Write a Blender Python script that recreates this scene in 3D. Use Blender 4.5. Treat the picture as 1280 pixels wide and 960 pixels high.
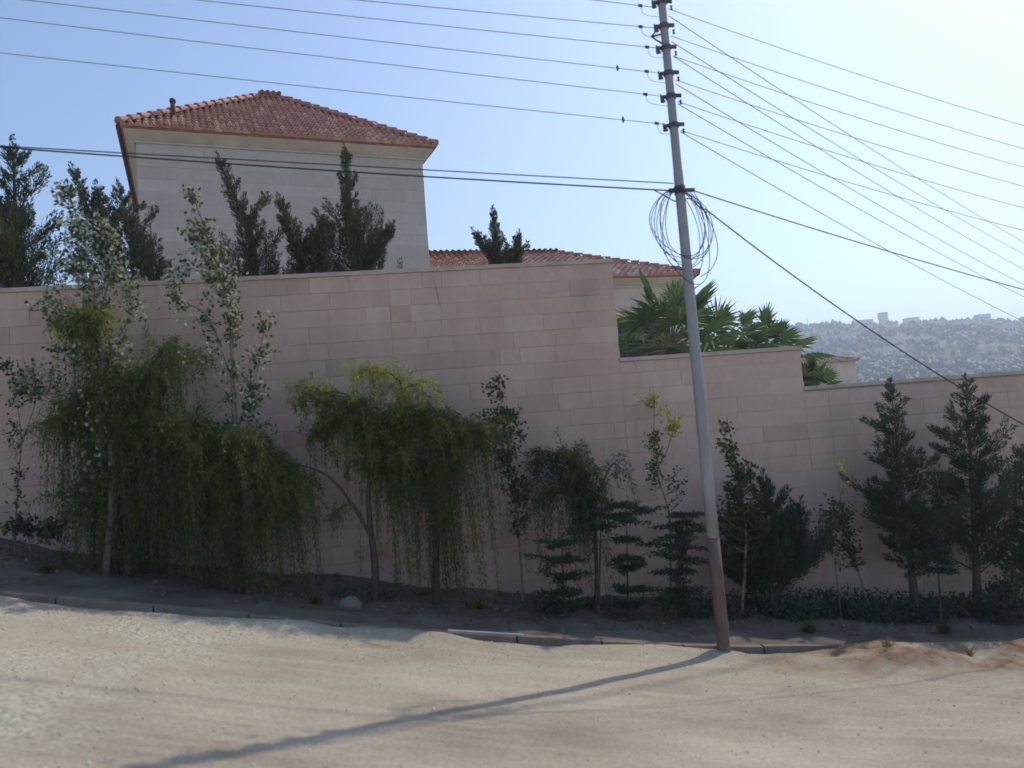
import bpy, math, random
import numpy as np
from mathutils import Vector, Matrix

random.seed(7); rng = np.random.default_rng(11)
for o in list(bpy.data.objects): bpy.data.objects.remove(o)
S = bpy.context.scene
COL = S.collection

# ------------------------------------------------------------------ camera
F = 985.0                       # focal length in pixels of the 1280 px wide photograph
EYE = 1.9
PITCH, ROLL = math.radians(3.49), math.radians(4.46)
cam_d = bpy.data.cameras.new('camera'); cam = bpy.data.objects.new('camera', cam_d); COL.objects.link(cam)
cam_d.sensor_width = 36; cam_d.lens = 36*F/1280; cam_d.clip_start = .05; cam_d.clip_end = 6000
R3 = (Matrix.Rotation(math.radians(90)+PITCH, 3, 'X') @ Matrix.Rotation(-ROLL, 3, 'Z'))
cam.matrix_world = Matrix.Translation((0, 0, EYE)) @ R3.to_4x4()
S.camera = cam
cam_d.dof.use_dof = True; cam_d.dof.focus_distance = 28; cam_d.dof.aperture_fstop = cam_d.lens/24.0   # the photo is soft near the lens

# ------------------------------------------------------------------ sky, sun, exposure
SUN_AZ, SUN_EL = 42.0, 46.0     # degrees to the right of the view direction (+Y), elevation
W = bpy.data.worlds.new('World'); S.world = W; W.use_nodes = True
nt = W.node_tree; nt.nodes.clear()
sky = nt.nodes.new('ShaderNodeTexSky'); sky.sky_type = 'NISHITA'; sky.sun_disc = False
sky.sun_elevation = math.radians(SUN_EL); sky.sun_rotation = math.radians(SUN_AZ)
sky.altitude = 900; sky.air_density = 1.0; sky.dust_density = 1.2; sky.ozone_density = 1.5
bg = nt.nodes.new('ShaderNodeBackground'); bg.inputs['Strength'].default_value = .15
wo = nt.nodes.new('ShaderNodeOutputWorld')
nt.links.new(sky.outputs[0], bg.inputs[0]); nt.links.new(bg.outputs[0], wo.inputs[0])
sd = bpy.data.lights.new('sun', 'SUN'); sd.energy = 2.5; sd.angle = math.radians(.55); sd.color = (1, .90, .74)
so = bpy.data.objects.new('sun', sd); COL.objects.link(so)
az, el = math.radians(SUN_AZ), math.radians(SUN_EL)
sdir = Vector((math.sin(az)*math.cos(el), math.cos(az)*math.cos(el), math.sin(el)))
so.rotation_euler = sdir.to_track_quat('Z', 'Y').to_euler(); so.location = (0, 0, 30)
S.view_settings.view_transform = 'Standard'; S.view_settings.look = 'None'
S.view_settings.gamma = 1; S.view_settings.exposure = .36
S.render.engine = 'CYCLES'
S.cycles.volume_bounces = 1; S.cycles.max_bounces = 6; S.cycles.transparent_max_bounces = 8

# ------------------------------------------------------------------ helpers
M_W = .1375                     # the wall, kerb and wires run along Y = A + M_W * X
A_WALL, A_KERB = 12.0, 9.35
def ray(px, py):
    v = R3 @ Vector(((px-640)/F, (480-py)/F, -1)); return v
def at(px, py, A, m=M_W):       # the point of a pixel's ray on the vertical plane Y = A + m X
    v = ray(px, py); t = A/(v.y-m*v.x); return Vector((v.x*t, v.y*t, v.z*t+EYE))
def lerp(a, b, t): return a+(b-a)*t

def vnoise(x, y, seed=0):
    r = np.random.default_rng(seed); T = r.random((256, 256))
    xi = np.floor(x).astype(int); yi = np.floor(y).astype(int); fx = x-xi; fy = y-yi
    fx = fx*fx*(3-2*fx); fy = fy*fy*(3-2*fy)
    g = lambda i, j: T[i % 256, j % 256]
    return (g(xi, yi)*(1-fx)+g(xi+1, yi)*fx)*(1-fy)+(g(xi, yi+1)*(1-fx)+g(xi+1, yi+1)*fx)*fy-.5
def fbm(x, y, o=4, seed=0):
    s = 0; a = 1
    for k in range(o): s = s+a*vnoise(x*2**k, y*2**k, seed+k); a *= .5
    return s

# ground profiles from the photograph
kerb_px = [(-500, 690), (0, 742), (180, 757), (400, 779), (560, 793), (760, 803), (900, 811), (1100, 808), (1280, 805), (1800, 800)]
base_px = [(-500, 640), (0, 680), (210, 714), (430, 735), (640, 749), (760, 754), (900, 759), (1280, 762), (1800, 762)]
kp = [at(x, y, A_KERB) for x, y in kerb_px]; bp = [at(x, y, A_WALL) for x, y in base_px]
kX = np.array([p.x for p in kp]); kZ = np.array([p.z-.08 for p in kp]); wX = np.array([p.x for p in bp]); wZ = np.array([p.z for p in bp])
def smooth_interp(X, xs, zs):
    s = 0
    for d in (-.9, -.45, 0, .45, .9): s = s+np.interp(X+d, xs, zs)
    return s/5
def zk(X): return smooth_interp(X, kX, kZ)
def zw(X): return smooth_interp(X, wX, wZ)
def sstep(a, b, x):
    t = np.clip((x-a)/(b-a), 0, 1); return t*t*(3-2*t)
sky_px = np.array([-2500, 0, 700, 900, 990, 1060, 1160, 1240, 1280, 1500, 2600, 6000])
sky_py = np.array([700, 560, 480, 425, 413, 409, 404, 407, 410, 400, 330, 300])
def hill_e(ratio):
    px = 640+F*ratio; py = np.interp(px, sky_px, sky_py)
    return (540-.078*(px-640)-py)/F
def ground_z(X, Y):
    X = np.asarray(X, float); Y = np.asarray(Y, float)
    A = Y-M_W*X
    road = zk(X)+.078*(A_KERB-A)*np.where(A < A_KERB, 1, 0)
    road = np.where(A < -4, zk(X)+.078*(A_KERB+4), road)
    inner = lerp(zk(X), zw(X), np.clip((A-A_KERB)/(A_WALL-A_KERB), 0, 1))
    z = np.where(A < A_KERB, road, inner)
    z = z+sstep(12.05, 12.3, A)*.9
    z = z+np.where(A < 9.3, 1, 0)*(fbm(X*.4, Y*.5, 3, 3)*.035+fbm(X*2.6, Y*3.6, 3, 9)*.013)
    # low bank of reddish soil heaped against the kerb on the right, and worn lip along the kerb
    bank = np.exp(-((A-8.65)/.5)**2)*sstep(2.4, 4.2, X)*(.17+.25*fbm(X*1.2, Y*1.5, 3, 21)+.10*fbm(X*4, Y*5, 3, 22))
    lip = np.exp(-((A-9.25)/.22)**2)*(.055+.17*fbm(X*.7, Y*.7, 3, 31))
    z = z+np.where(A < A_KERB, bank+lip, 0)
    D = np.hypot(X, Y)
    t = sstep(25, 160, D)
    z = lerp(z, -9+fbm(X*.01, Y*.01, 3, 5)*6, t)
    ratio = X/np.maximum(Y, 60)
    h = ((hill_e(ratio)-.009)*720+10)*sstep(230, 760, D)*(1-.35*sstep(820, 1600, D))
    h = h*(Y > 0)+fbm(X*.012, Y*.012, 4, 41)*12*sstep(200, 420, D)
    return z+h
def gz(x, y): return float(ground_z(np.array([x]), np.array([y]))[0])
WALK = .06                      # the walk stands this much above the ground sheet
def walk_z(x, y): return gz(x, y)+WALK

def tag(o, label=None, cat=None, group=None, kind=None):
    if label: o['label'] = label
    if cat: o['category'] = cat
    if group: o['group'] = group
    if kind: o['kind'] = kind
    return o
def thing(name, label, cat, loc, group=None):
    o = bpy.data.objects.new(name, None); COL.objects.link(o); o.location = loc; o.empty_display_size = .3
    return tag(o, label, cat, group)
def link_mesh(name, me, mat, parent=None, loc=None):
    o = bpy.data.objects.new(name, me); COL.objects.link(o)
    if mat: me.materials.append(mat)
    if parent: o.parent = parent
    elif loc is not None: o.location = loc
    return o

class MB:
    def __init__(s): s.v = []; s.f = []; s.t = []
    def add(s, vs, fs, tint=.5):
        b = len(s.v); s.v += [tuple(v) for v in vs]; s.f += [tuple(i+b for i in f) for f in fs]; s.t += [tint]*len(vs)
    def box(s, c, ax, ay, az_, tint=.5):      # centre and three half-axis vectors
        c = Vector(c); ax, ay, az_ = Vector(ax), Vector(ay), Vector(az_)
        vs = [c+i*ax+j*ay+k*az_ for i in (-1, 1) for j in (-1, 1) for k in (-1, 1)]
        s.add(vs, [(0, 1, 3, 2), (4, 6, 7, 5), (0, 4, 5, 1), (2, 3, 7, 6), (0, 2, 6, 4), (1, 5, 7, 3)], tint)
    def tube(s, pts, rad, n=8, caps=True, tint=.5):
        pts = [Vector(p) for p in pts]; k = len(pts)
        rads = [rad]*k if not hasattr(rad, '__len__') else rad
        vs = []; up = None
        for i, p in enumerate(pts):
            d = (pts[min(i+1, k-1)]-pts[max(i-1, 0)])
            if d.length < 1e-9: d = Vector((0, 0, 1))
            d.normalize()
            if up is None: up = Vector((0, 0, 1)) if abs(d.z) < .9 else Vector((1, 0, 0))
            a = d.cross(up).normalized(); b_ = a.cross(d).normalized(); up = b_
            for j in range(n):
                th = 2*math.pi*j/n; vs.append(p+(a*math.cos(th)+b_*math.sin(th))*rads[i])
        fs = [(i*n+j, i*n+(j+1) % n, (i+1)*n+(j+1) % n, (i+1)*n+j) for i in range(k-1) for j in range(n)]
        if caps: fs += [tuple(range(n))[::-1], tuple((k-1)*n+j for j in range(n))]
        s.add(vs, fs, tint)
    def build(s, name, mat, parent=None, smooth=False, loc=None):
        off = Vector((0, 0, 0))
        if parent is not None:
            off = parent.location.copy()
            if parent.parent: off = off+parent.parent.location
        elif loc is not None: off = Vector(loc)
        me = bpy.data.meshes.new(name)
        me.from_pydata([(v[0]-off.x, v[1]-off.y, v[2]-off.z) for v in s.v], [], s.f)
        at_ = me.attributes.new('tint', 'FLOAT', 'POINT'); at_.data.foreach_set('value', np.array(s.t, 'f'))
        me.update()
        if smooth: me.shade_smooth()
        return link_mesh(name, me, mat, parent, loc)

def np_mesh(name, V, Fq, tint, mat, parent, smooth=False):
    off = np.array(parent.location) if parent is not None else np.zeros(3)
    me = bpy.data.meshes.new(name); V = V-off
    me.vertices.add(len(V)); me.vertices.foreach_set('co', V.astype('f').ravel())
    n, k = Fq.shape
    me.loops.add(n*k); me.loops.foreach_set('vertex_index', Fq.astype('i').ravel())
    me.polygons.add(n); me.polygons.foreach_set('loop_start', np.arange(0, n*k, k, dtype='i')); me.polygons.foreach_set('loop_total', np.full(n, k, 'i'))
    me.update(calc_edges=True)
    if tint is not None:
        a = me.attributes.new('tint', 'FLOAT', 'POINT'); a.data.foreach_set('value', tint.astype('f'))
    if smooth: me.shade_smooth()
    return link_mesh(name, me, mat, parent)

def unit(v): return v/np.maximum(np.linalg.norm(v, axis=-1, keepdims=True), 1e-9)
class Leaves:
    def __init__(s): s.P = []; s.D = []; s.L = []; s.W = []; s.T = []
    def add(s, P, D, L, Wd, T=None):
        n = len(P); s.P.append(np.asarray(P, float)); s.D.append(unit(np.asarray(D, float)))
        s.L.append(np.broadcast_to(L, (n,))); s.W.append(np.broadcast_to(Wd, (n,)))
        s.T.append(np.broadcast_to(rng.random(n) if T is None else T, (n,)))
    def build(s, name, mat, parent):
        P = np.concatenate(s.P); D = np.concatenate(s.D); L = np.concatenate(s.L)[:, None]; Wd = np.concatenate(s.W)[:, None]; T = np.concatenate(s.T)
        N = unit(rng.normal(size=P.shape)); Sd = unit(np.cross(D, N)); N = np.cross(Sd, D)
        v0 = P; v1 = P+D*L*.45+Sd*Wd*.5+N*Wd*.12; v2 = P+D*L; v3 = P+D*L*.45-Sd*Wd*.5+N*Wd*.12
        V = np.stack([v0, v1, v2, v3], 1).reshape(-1, 3)
        return np_mesh(name, V, np.arange(len(V)).reshape(-1, 4), np.repeat(T, 4), mat, parent)

# ------------------------------------------------------------------ materials
def new_mat(name, rough=.85, spec=.2):
    m = bpy.data.materials.new(name); m.use_nodes = True; n = m.node_tree.nodes
    b = n['Principled BSDF']; b.inputs['Roughness'].default_value = rough; b.inputs['Specular IOR Level'].default_value = spec
    return m, m.node_tree, b
def ramp(nt_, fac, stops):
    r = nt_.nodes.new('ShaderNodeValToRGB'); e = r.color_ramp.elements
    while len(e) < len(stops): e.new(.5)
    for i, (p, c) in enumerate(stops): e[i].position = p; e[i].color = (*c, 1)
    nt_.links.new(fac, r.inputs[0]); return r.outputs[0]
def noise(nt_, scale, detail=4, rough=.55, vec=None, stretch=None):
    t = nt_.nodes.new('ShaderNodeTexNoise'); t.inputs['Scale'].default_value = scale; t.inputs['Detail'].default_value = detail; t.inputs['Roughness'].default_value = rough
    if vec is None:
        g = nt_.nodes.new('ShaderNodeNewGeometry'); vec = g.outputs['Position']
    if stretch:
        mp = nt_.nodes.new('ShaderNodeMapping'); mp.inputs['Scale'].default_value = stretch; nt_.links.new(vec, mp.inputs[0]); vec = mp.outputs[0]
    nt_.links.new(vec, t.inputs['Vector']); return t.outputs['Fac']
def mix(nt_, a, b, fac, mode='MIX'):
    x = nt_.nodes.new('ShaderNodeMix'); x.data_type = 'RGBA'; x.blend_type = mode
    for sock, v in ((x.inputs['Factor'], fac), (x.inputs['A'], a), (x.inputs['B'], b)):
        if isinstance(v, (int, float)): sock.default_value = v
        elif isinstance(v, tuple): sock.default_value = (*v, 1)
        else: nt_.links.new(v, sock)
    return x.outputs['Result']
def attr(nt_, name='tint'):
    a = nt_.nodes.new('ShaderNodeAttribute'); a.attribute_name = name; return a.outputs['Fac']
def bump(nt_, b, h, dist, strength=1):
    n = nt_.nodes.new('ShaderNodeBump'); n.inputs['Distance'].default_value = dist; n.inputs['Strength'].default_value = strength
    nt_.links.new(h, n.inputs['Height']); nt_.links.new(n.outputs[0], b.inputs['Normal'])

def plain(name, c, rough=.7, var=.25, scale=6, metal=0, spec=.3):
    m, t, b = new_mat(name, rough, spec)
    lo = tuple(x*(1-var) for x in c); hi = tuple(min(1, x*(1+var)) for x in c)
    t.links.new(ramp(t, noise(t, scale), [(.3, lo), (.7, hi)]), b.inputs['Base Color']); b.inputs['Metallic'].default_value = metal
    return m
def leaf_mat(name, c1, c2, back=None, transl=.3, rough=.6):
    m, t, b = new_mat(name, rough, .25)
    col = mix(t, c1, c2, attr(t))
    if back:
        g = t.nodes.new('ShaderNodeNewGeometry'); col = mix(t, col, back, g.outputs['Backfacing'])
    t.links.new(col, b.inputs['Base Color'])
    tr = t.nodes.new('ShaderNodeBsdfTranslucent'); ms = t.nodes.new('ShaderNodeMixShader'); ms.inputs[0].default_value = transl
    t.links.new(mix(t, col, (1.0, 1.0, .55), .25, 'MULTIPLY'), tr.inputs[0])
    t.links.new(b.outputs[0], ms.inputs[1]); t.links.new(tr.outputs[0], ms.inputs[2]); t.links.new(ms.outputs[0], t.nodes['Material Output'].inputs[0])
    return m
def stone_mat(name, stops, stain, rough=.9):
    m, t, b = new_mat(name, rough, .15)
    c = ramp(t, attr(t), stops)
    c = mix(t, c, (.72, .68, .64), ramp(t, noise(t, 1.3, 5, .6, stretch=(1, 1, .45)), [(.42, (0, 0, 0)), (.72, (stain,)*3)]), 'MULTIPLY')
    c = mix(t, c, (1.12, 1.08, 1.05), ramp(t, noise(t, 9, 5), [(.45, (0, 0, 0)), (.7, (.7,)*3)]), 'MULTIPLY')
    t.links.new(c, b.inputs['Base Color']); bump(t, b, noise(t, 60, 6, .65), .004, .8)
    return m
M = {}
M['stone'] = stone_mat('limestone', [(0, (.48, .335, .26)), (.35, (.60, .43, .34)), (.7, (.63, .465, .37)), (1, (.69, .54, .44))], .6)
M['mortar'] = plain('mortar', (.43, .33, .26), .95, .15, 8)
M['house_stone'] = stone_mat('house_limestone', [(0, (.49, .43, .365)), (.5, (.53, .47, .405)), (1, (.57, .51, .445))], .35)
M['house_mortar'] = plain('house_mortar', (.48, .42, .35), .95, .1, 8)
M['coping'] = plain('coping_stone', (.52, .42, .34), .9, .15, 5)
M['cornice'] = plain('cornice_stone', (.53, .465, .395), .9, .12, 1.5)
def tile_material():
    m, t, b = new_mat('clay_tile', .34, .5)
    c = ramp(t, attr(t), [(0, (.32, .13, .085)), (.5, (.46, .235, .165)), (.8, (.60, .39, .29)), (1, (.70, .53, .41))])
    c = mix(t, c, (.66, .52, .45), ramp(t, noise(t, 14, 5), [(.5, (0, 0, 0)), (.75, (.25,)*3)]))
    t.links.new(c, b.inputs['Base Color']); return m
M['tile'] = tile_material()
M['ridge'] = plain('ridge_tile_clay', (.40, .17, .125), .6, .3, 5)
M['soffit'] = plain('dark_soffit', (.10, .045, .04), .8, .2, 3)
M['plaster'] = plain('cream_plaster', (.58, .48, .39), .9, .1, 1.5)
M['bark'] = plain('bark', (.10, .075, .055), .95, .4, 20)
M['pale_bark'] = plain('pale_bark', (.20, .17, .13), .9, .35, 18)
M['cypress'] = leaf_mat('cypress_foliage', (.040, .058, .028), (.11, .125, .060), transl=.15)
M['spruce'] = leaf_mat('blue_conifer_foliage', (.034, .055, .036), (.075, .10, .065), transl=.15)
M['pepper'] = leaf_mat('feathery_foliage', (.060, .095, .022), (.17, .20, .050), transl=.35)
M['pepper_y'] = leaf_mat('sunlit_feathery_foliage', (.26, .28, .06), (.46, .44, .11), transl=.5)  # lit copy of the feathery foliage, sunlight put into its colour
M['poplar'] = leaf_mat('poplar_foliage', (.045, .070, .025), (.10, .13, .045), back=(.44, .46, .36), transl=.3)
M['broad'] = leaf_mat('broad_leaf_foliage', (.035, .055, .022), (.080, .100, .035), transl=.3)
M['yellow'] = leaf_mat('sunlit_yellow_foliage', (.25, .26, .04), (.40, .36, .06), transl=.5)  # leaves catching sun above the wall's shade, painted yellow
M['palm'] = leaf_mat('palm_foliage', (.07, .13, .045), (.15, .22, .09), transl=.35, rough=.5)
M['steel'] = plain('galvanised_steel', (.30, .29, .29), .55, .15, 3, metal=.0, spec=.5)
M['red_primer'] = plain('red_oxide_primer', (.145, .085, .07), .8, .3, 7)
m, t, b = new_mat('worn_red_primer', .85, .2)
t.links.new(mix(t, ramp(t, noise(t, 6, 4), [(.3, (.13, .075, .06)), (.7, (.20, .115, .09))]), ramp(t, noise(t, 9, 5), [(.4, (.20, .17, .155)), (.7, (.13, .10, .085))]), ramp(t, noise(t, 3.2, 5, .65, stretch=(1, 1, .35)), [(.44, (0, 0, 0)), (.60, (1, 1, 1))])), b.inputs['Base Color']); M['red_primer'] = m
M['rust'] = plain('rusty_steel', (.25, .13, .07), .9, .4, 14)
M['iron'] = plain('dark_iron', (.09, .085, .09), .7, .3, 20)
M['insul'] = plain('brown_porcelain', (.10, .06, .05), .3, .2, 20, spec=.5)
M['wire'] = plain('aluminium_wire', (.13, .13, .14), .6, .1, 5)
M['cable'] = plain('black_cable', (.03, .03, .035), .6, .1, 5)
M['rock'] = plain('pale_rock', (.19, .17, .14), .95, .25, 9)
M['lit_strip'] = plain('sunlit_kerb', (.5, .5, .47), .5, .08, 9)  # pale tone that paints sun on a bit of kerb
M['pale_render'] = plain('pale_render', (.68, .62, .54), .9, .08, 2)
M['dark'] = plain('dark_opening', (.03, .028, .028), .8, .2, 4)

def ground_material():
    m, t, b = new_mat('dusty_ground', .97, .1)
    base = ramp(t, noise(t, .55, 6, .6, stretch=(1, 1.7, 1)), [(.30, (.32, .272, .205)), (.5, (.41, .355, .272)), (.72, (.50, .44, .345))])
    base = mix(t, base, (.56, .50, .40), ramp(t, noise(t, 2.2, 5, .6, stretch=(.3, 2.6, 1)), [(.52, (0, 0, 0)), (.75, (.55,)*3)]))
    grit = ramp(t, noise(t, 38, 4, .7), [(.38, (.80,)*3), (.64, (1.10,)*3)])
    base = mix(t, base, grit, 1.0, 'MULTIPLY')
    # grey crushed stone towards the left, reddish soil by the kerb on the right
    g = t.nodes.new('ShaderNodeNewGeometry'); sp = t.nodes.new('ShaderNodeSeparateXYZ'); t.links.new(g.outputs['Position'], sp.inputs[0])
    def mr(sock, a, b_, c=0, d=1):
        r = t.nodes.new('ShaderNodeMapRange'); r.interpolation_type = 'SMOOTHSTEP'
        for i, v in zip(('From Min', 'From Max', 'To Min', 'To Max'), (a, b_, c, d)): r.inputs[i].default_value = v
        t.links.new(sock, r.inputs[0]); return r.outputs[0]
    def mul(a, c):
        x = t.nodes.new('ShaderNodeMath'); x.operation = 'MULTIPLY'; t.links.new(a, x.inputs[0])
        t.links.new(c, x.inputs[1]); return x.outputs[0]
    n1 = noise(t, .8, 4)
    left = mul(mr(sp.outputs['X'], -2.2, -3.4), mr(n1, .42, .60))
    base = mix(t, base, ramp(t, noise(t, 26, 3, .7), [(.35, (.27, .25, .185)), (.65, (.58, .54, .43))]), left)
    a = t.nodes.new('ShaderNodeMath'); a.operation = 'MULTIPLY_ADD'; t.links.new(sp.outputs['X'], a.inputs[0]); a.inputs[1].default_value = -M_W; t.links.new(sp.outputs['Y'], a.inputs[2])
    near_kerb = mul(mul(mr(a.outputs[0], 7.7, 8.5), mr(a.outputs[0], 12, 11)), mr(sp.outputs['X'], 1.2, 4.5))
    nk = mul(near_kerb, mr(noise(t, 1.7, 5), .3, .62))
    base = mix(t, base, ramp(t, noise(t, 7, 5), [(.35, (.15, .085, .05)), (.65, (.32, .21, .13))]), nk)
    # far land
    far = mr(sp.outputs['Y'], 60, 200)
    farc = ramp(t, noise(t, .035, 6, .65), [(.36, (.06, .055, .035)), (.50, (.17, .13, .09)), (.68, (.34, .27, .20))])
    base = mix(t, base, farc, far)
    t.links.new(base, b.inputs['Base Color']); bump(t, b, noise(t, 45, 6, .75), .012, .7)
    return m
M['ground'] = ground_material()
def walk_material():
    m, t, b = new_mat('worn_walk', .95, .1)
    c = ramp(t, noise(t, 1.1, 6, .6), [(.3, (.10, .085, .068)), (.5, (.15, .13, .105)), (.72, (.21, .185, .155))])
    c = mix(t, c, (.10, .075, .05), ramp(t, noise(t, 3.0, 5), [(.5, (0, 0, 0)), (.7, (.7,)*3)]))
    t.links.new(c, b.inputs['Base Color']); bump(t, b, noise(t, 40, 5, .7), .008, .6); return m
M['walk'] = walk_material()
M['kerb'] = plain('kerb_concrete', (.19, .165, .135), .9, .25, 5)

# ------------------------------------------------------------------ the ground
def sinh_axis(c, a, lim0, lim1, n):
    t = np.linspace(np.arcsinh((lim0-c)/a), np.arcsinh((lim1-c)/a), n); return c+a*np.sinh(t)
gx = sinh_axis(0, 6, -1500, 1700, 620); gy = sinh_axis(7, 5, -300, 1800, 560)
GX, GY = np.meshgrid(gx, gy)
GZ = ground_z(GX, GY)
V = np.stack([GX, GY, GZ], -1).reshape(-1, 3); nx, ny = len(gx), len(gy)
ii = np.arange(nx*ny).reshape(ny, nx)
Fq = np.stack([ii[:-1, :-1], ii[:-1, 1:], ii[1:, 1:], ii[1:, :-1]], -1).reshape(-1, 4)
tag(np_mesh('ground', V, Fq, None, M['ground'], None, True), kind='structure')

# walk between kerb and wall
xs = np.arange(-17, 24, .12); As = np.concatenate([[9.48], np.linspace(9.5, 12.06, 24)])
WX, WA = np.meshgrid(xs, As); WY = WA+M_W*WX
edge = np.minimum(np.abs(WA-9.48), 1)
WZ = lerp(zk(WX), zw(WX), np.clip((WA-A_KERB)/(A_WALL-A_KERB), 0, 1))+WALK+fbm(WX*1.6, WY*1.6, 4, 77)*.07*np.clip(edge*2, 0, 1)
WZ += np.exp(-((WA-11.9)/.5)**2)*(.05+.16*fbm(WX*.8, WY*.8, 3, 55))
V = np.stack([WX, WY, WZ], -1).reshape(-1, 3); ii = np.arange(WX.size).reshape(WX.shape)
Fq = np.stack([ii[:-1, :-1], ii[:-1, 1:], ii[1:, 1:], ii[1:, :-1]], -1).reshape(-1, 4)
tag(np_mesh('sidewalk', V, Fq, None, M['walk'], None, True), kind='structure')
# kerb stones in one run, small gaps between
k = MB(); u = Vector((1, M_W, 0)).normalized(); n_ = Vector((-u.y, u.x, 0))
x = -17
while x < 24:
    L = .98; xm = x+L/2*u.x
    z0, z1 = float(zk(np.array([x]))[0]), float(zk(np.array([x+L*u.x]))[0])
    dz = random.uniform(-.008, .008)
    p0 = Vector((x, A_KERB+M_W*x, z0)); p1 = Vector((x+L*u.x, A_KERB+M_W*(x+L*u.x), z1)); d = (p1-p0)*.999
    q = [p0-n_*.0, p0+d, p0+d+n_*.13, p0+n_*.13]
    top = [v+Vector((0, 0, .085+dz)) for v in q]; low = [v-Vector((0, 0, .3)) for v in q]
    top[0] += n_*.015; top[1] += n_*.015
    k.add(low+top, [(4, 5, 6, 7), (0, 1, 5, 4), (1, 2, 6, 5), (2, 3, 7, 6), (3, 0, 4, 7)])
    x += 1.0*u.x
tag(k.build('kerb', M['kerb']), kind='structure')

# loose stones and gravel, nobody could count them
def stones(n, xr, yr, smin, smax, name, mat, weight=None):
    Vs = []; Fs = []; b = 0
    ico_v = [(0, 0, 1), (.9, 0, .3), (.28, .85, .35), (-.72, .52, .25), (-.72, -.52, .3), (.28, -.85, .25), (.6, .5, -.4), (-.4, .6, -.4), (-.6, -.4, -.4), (.4, -.6, -.4)]
    ico_f = [(0, 1, 2), (0, 2, 3), (0, 3, 4), (0, 4, 5), (0, 5, 1), (1, 6, 2), (2, 7, 3), (3, 8, 4), (4, 9, 5), (5, 9, 1), (1, 9, 6), (2, 6, 7), (3, 7, 8), (4, 8, 9)]
    iv = np.array(ico_v); T = []
    px_ = rng.uniform(*xr, n); py_ = rng.uniform(*yr, n)
    if weight is not None:
        kkeep = rng.random(n) < weight(px_, py_); px_ = px_[kkeep]; py_ = py_[kkeep]
    pz_ = ground_z(px_, py_)
    for X, Y, Z in zip(px_, py_, pz_):
        s = smin*(smax/smin)**(rng.random()**2.2); a = rng.random()*6.28
        v = iv*rng.uniform(.7, 1.25, (10, 1))*np.array([s, s*rng.uniform(.6, 1), s*rng.uniform(.4, .75)])
        v = np.stack([v[:, 0]*math.cos(a)-v[:, 1]*math.sin(a), v[:, 0]*math.sin(a)+v[:, 1]*math.cos(a), v[:, 2]], 1)+[X, Y, Z+s*.15]
        Vs.append(v); Fs.append(np.array(ico_f)+b); b += 10; T.append(np.full(10, rng.random()))
    o = np_mesh(name, np.concatenate(Vs), np.concatenate(Fs), np.concatenate(T), mat, None)
    return o
def gravel_material():
    m, t, b = new_mat('gravel_stone', .9, .2)
    t.links.new(ramp(t, attr(t), [(0, (.40, .34, .27)), (.6, (.55, .48, .39)), (1, (.80, .76, .68))]), b.inputs['Base Color']); return m
M['gravel'] = gravel_material()
def wgt(X, Y):
    A = Y-M_W*X
    c = vnoise(X*.9, Y*.9, 61)+.5
    w = .18+.75*sstep(-2.0, -3.6, X)*np.clip(c*1.5, 0, 1)+.35*sstep(7.8, 8.8, A)
    return np.where(A < A_KERB-.05, np.clip(w, 0, 1), 0)
gr = stones(30000, (-8, 9), (3.0, 10.6), .004, .017, 'gravel', M['gravel'], wgt)
tag(gr, 'loose pale gravel and small stones over the dusty road', 'gravel', kind='stuff')

# ------------------------------------------------------------------ block walls
def block_face(mb, mo, p0, ud, width, ztops, zbots, ch, lmin, lmax, nrm, breaks=(), gap=.005, proud=.012, tb=(.0, 1.0), z_ref=None):
    """courses of dressed blocks on a vertical face: p0 + ud*s, outward normal nrm; ztops/zbots give the heights at s"""
    zr = z_ref; zlow = min(zbots(0), zbots(width)); i = 0
    edges = sorted([0]+[b for b in breaks if 0 < b < width]+[width])
    z = zr
    while z > zlow:
        for a0, a1 in zip(edges[:-1], edges[1:]):
            s = a0; first = True
            while s < a1-1e-4:
                L = random.uniform(lmin, lmax)*(random.uniform(.4, 1) if first else 1); first = False
                e = s+L
                if a1-e < lmin*.5: e = a1
                sm = (s+e)/2; zt = min(z, ztops(sm)); zb = z-ch
                if zt-zb > .03 and zt > zbots(sm)-.1:
                    pr = proud+random.uniform(-.003, .003); g0 = gap*(3 if s == a0 and a0 > 0 else 1)
                    o0 = p0+ud*(s+g0/2); o1 = p0+ud*(e-gap/2); zz0 = zb+gap/2; zz1 = zt-gap/2
                    f = []
                    for (o, zc) in ((o0, zz0), (o1, zz0), (o1, zz1), (o0, zz1)): f.append(Vector((o.x, o.y, zc)))
                    c = (f[0]+f[2])/2; fr = []
                    for v in f:
                        w = v+nrm*pr; d = c-v; w += ud*(.006 if d.dot(ud) > 0 else -.006)+Vector((0, 0, .006 if d.z > 0 else -.006)); fr.append(w)
                    ti = random.betavariate(4, 4)
                    if random.random() < .07: ti = random.choice((.05, .95))
                    mb.add(f+fr, [(4, 5, 6, 7), (0, 1, 5, 4), (1, 2, 6, 5), (2, 3, 7, 6), (3, 0, 4, 7)], lerp(tb[0], tb[1], ti))
                s = e
        z -= ch; i += 1

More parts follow.
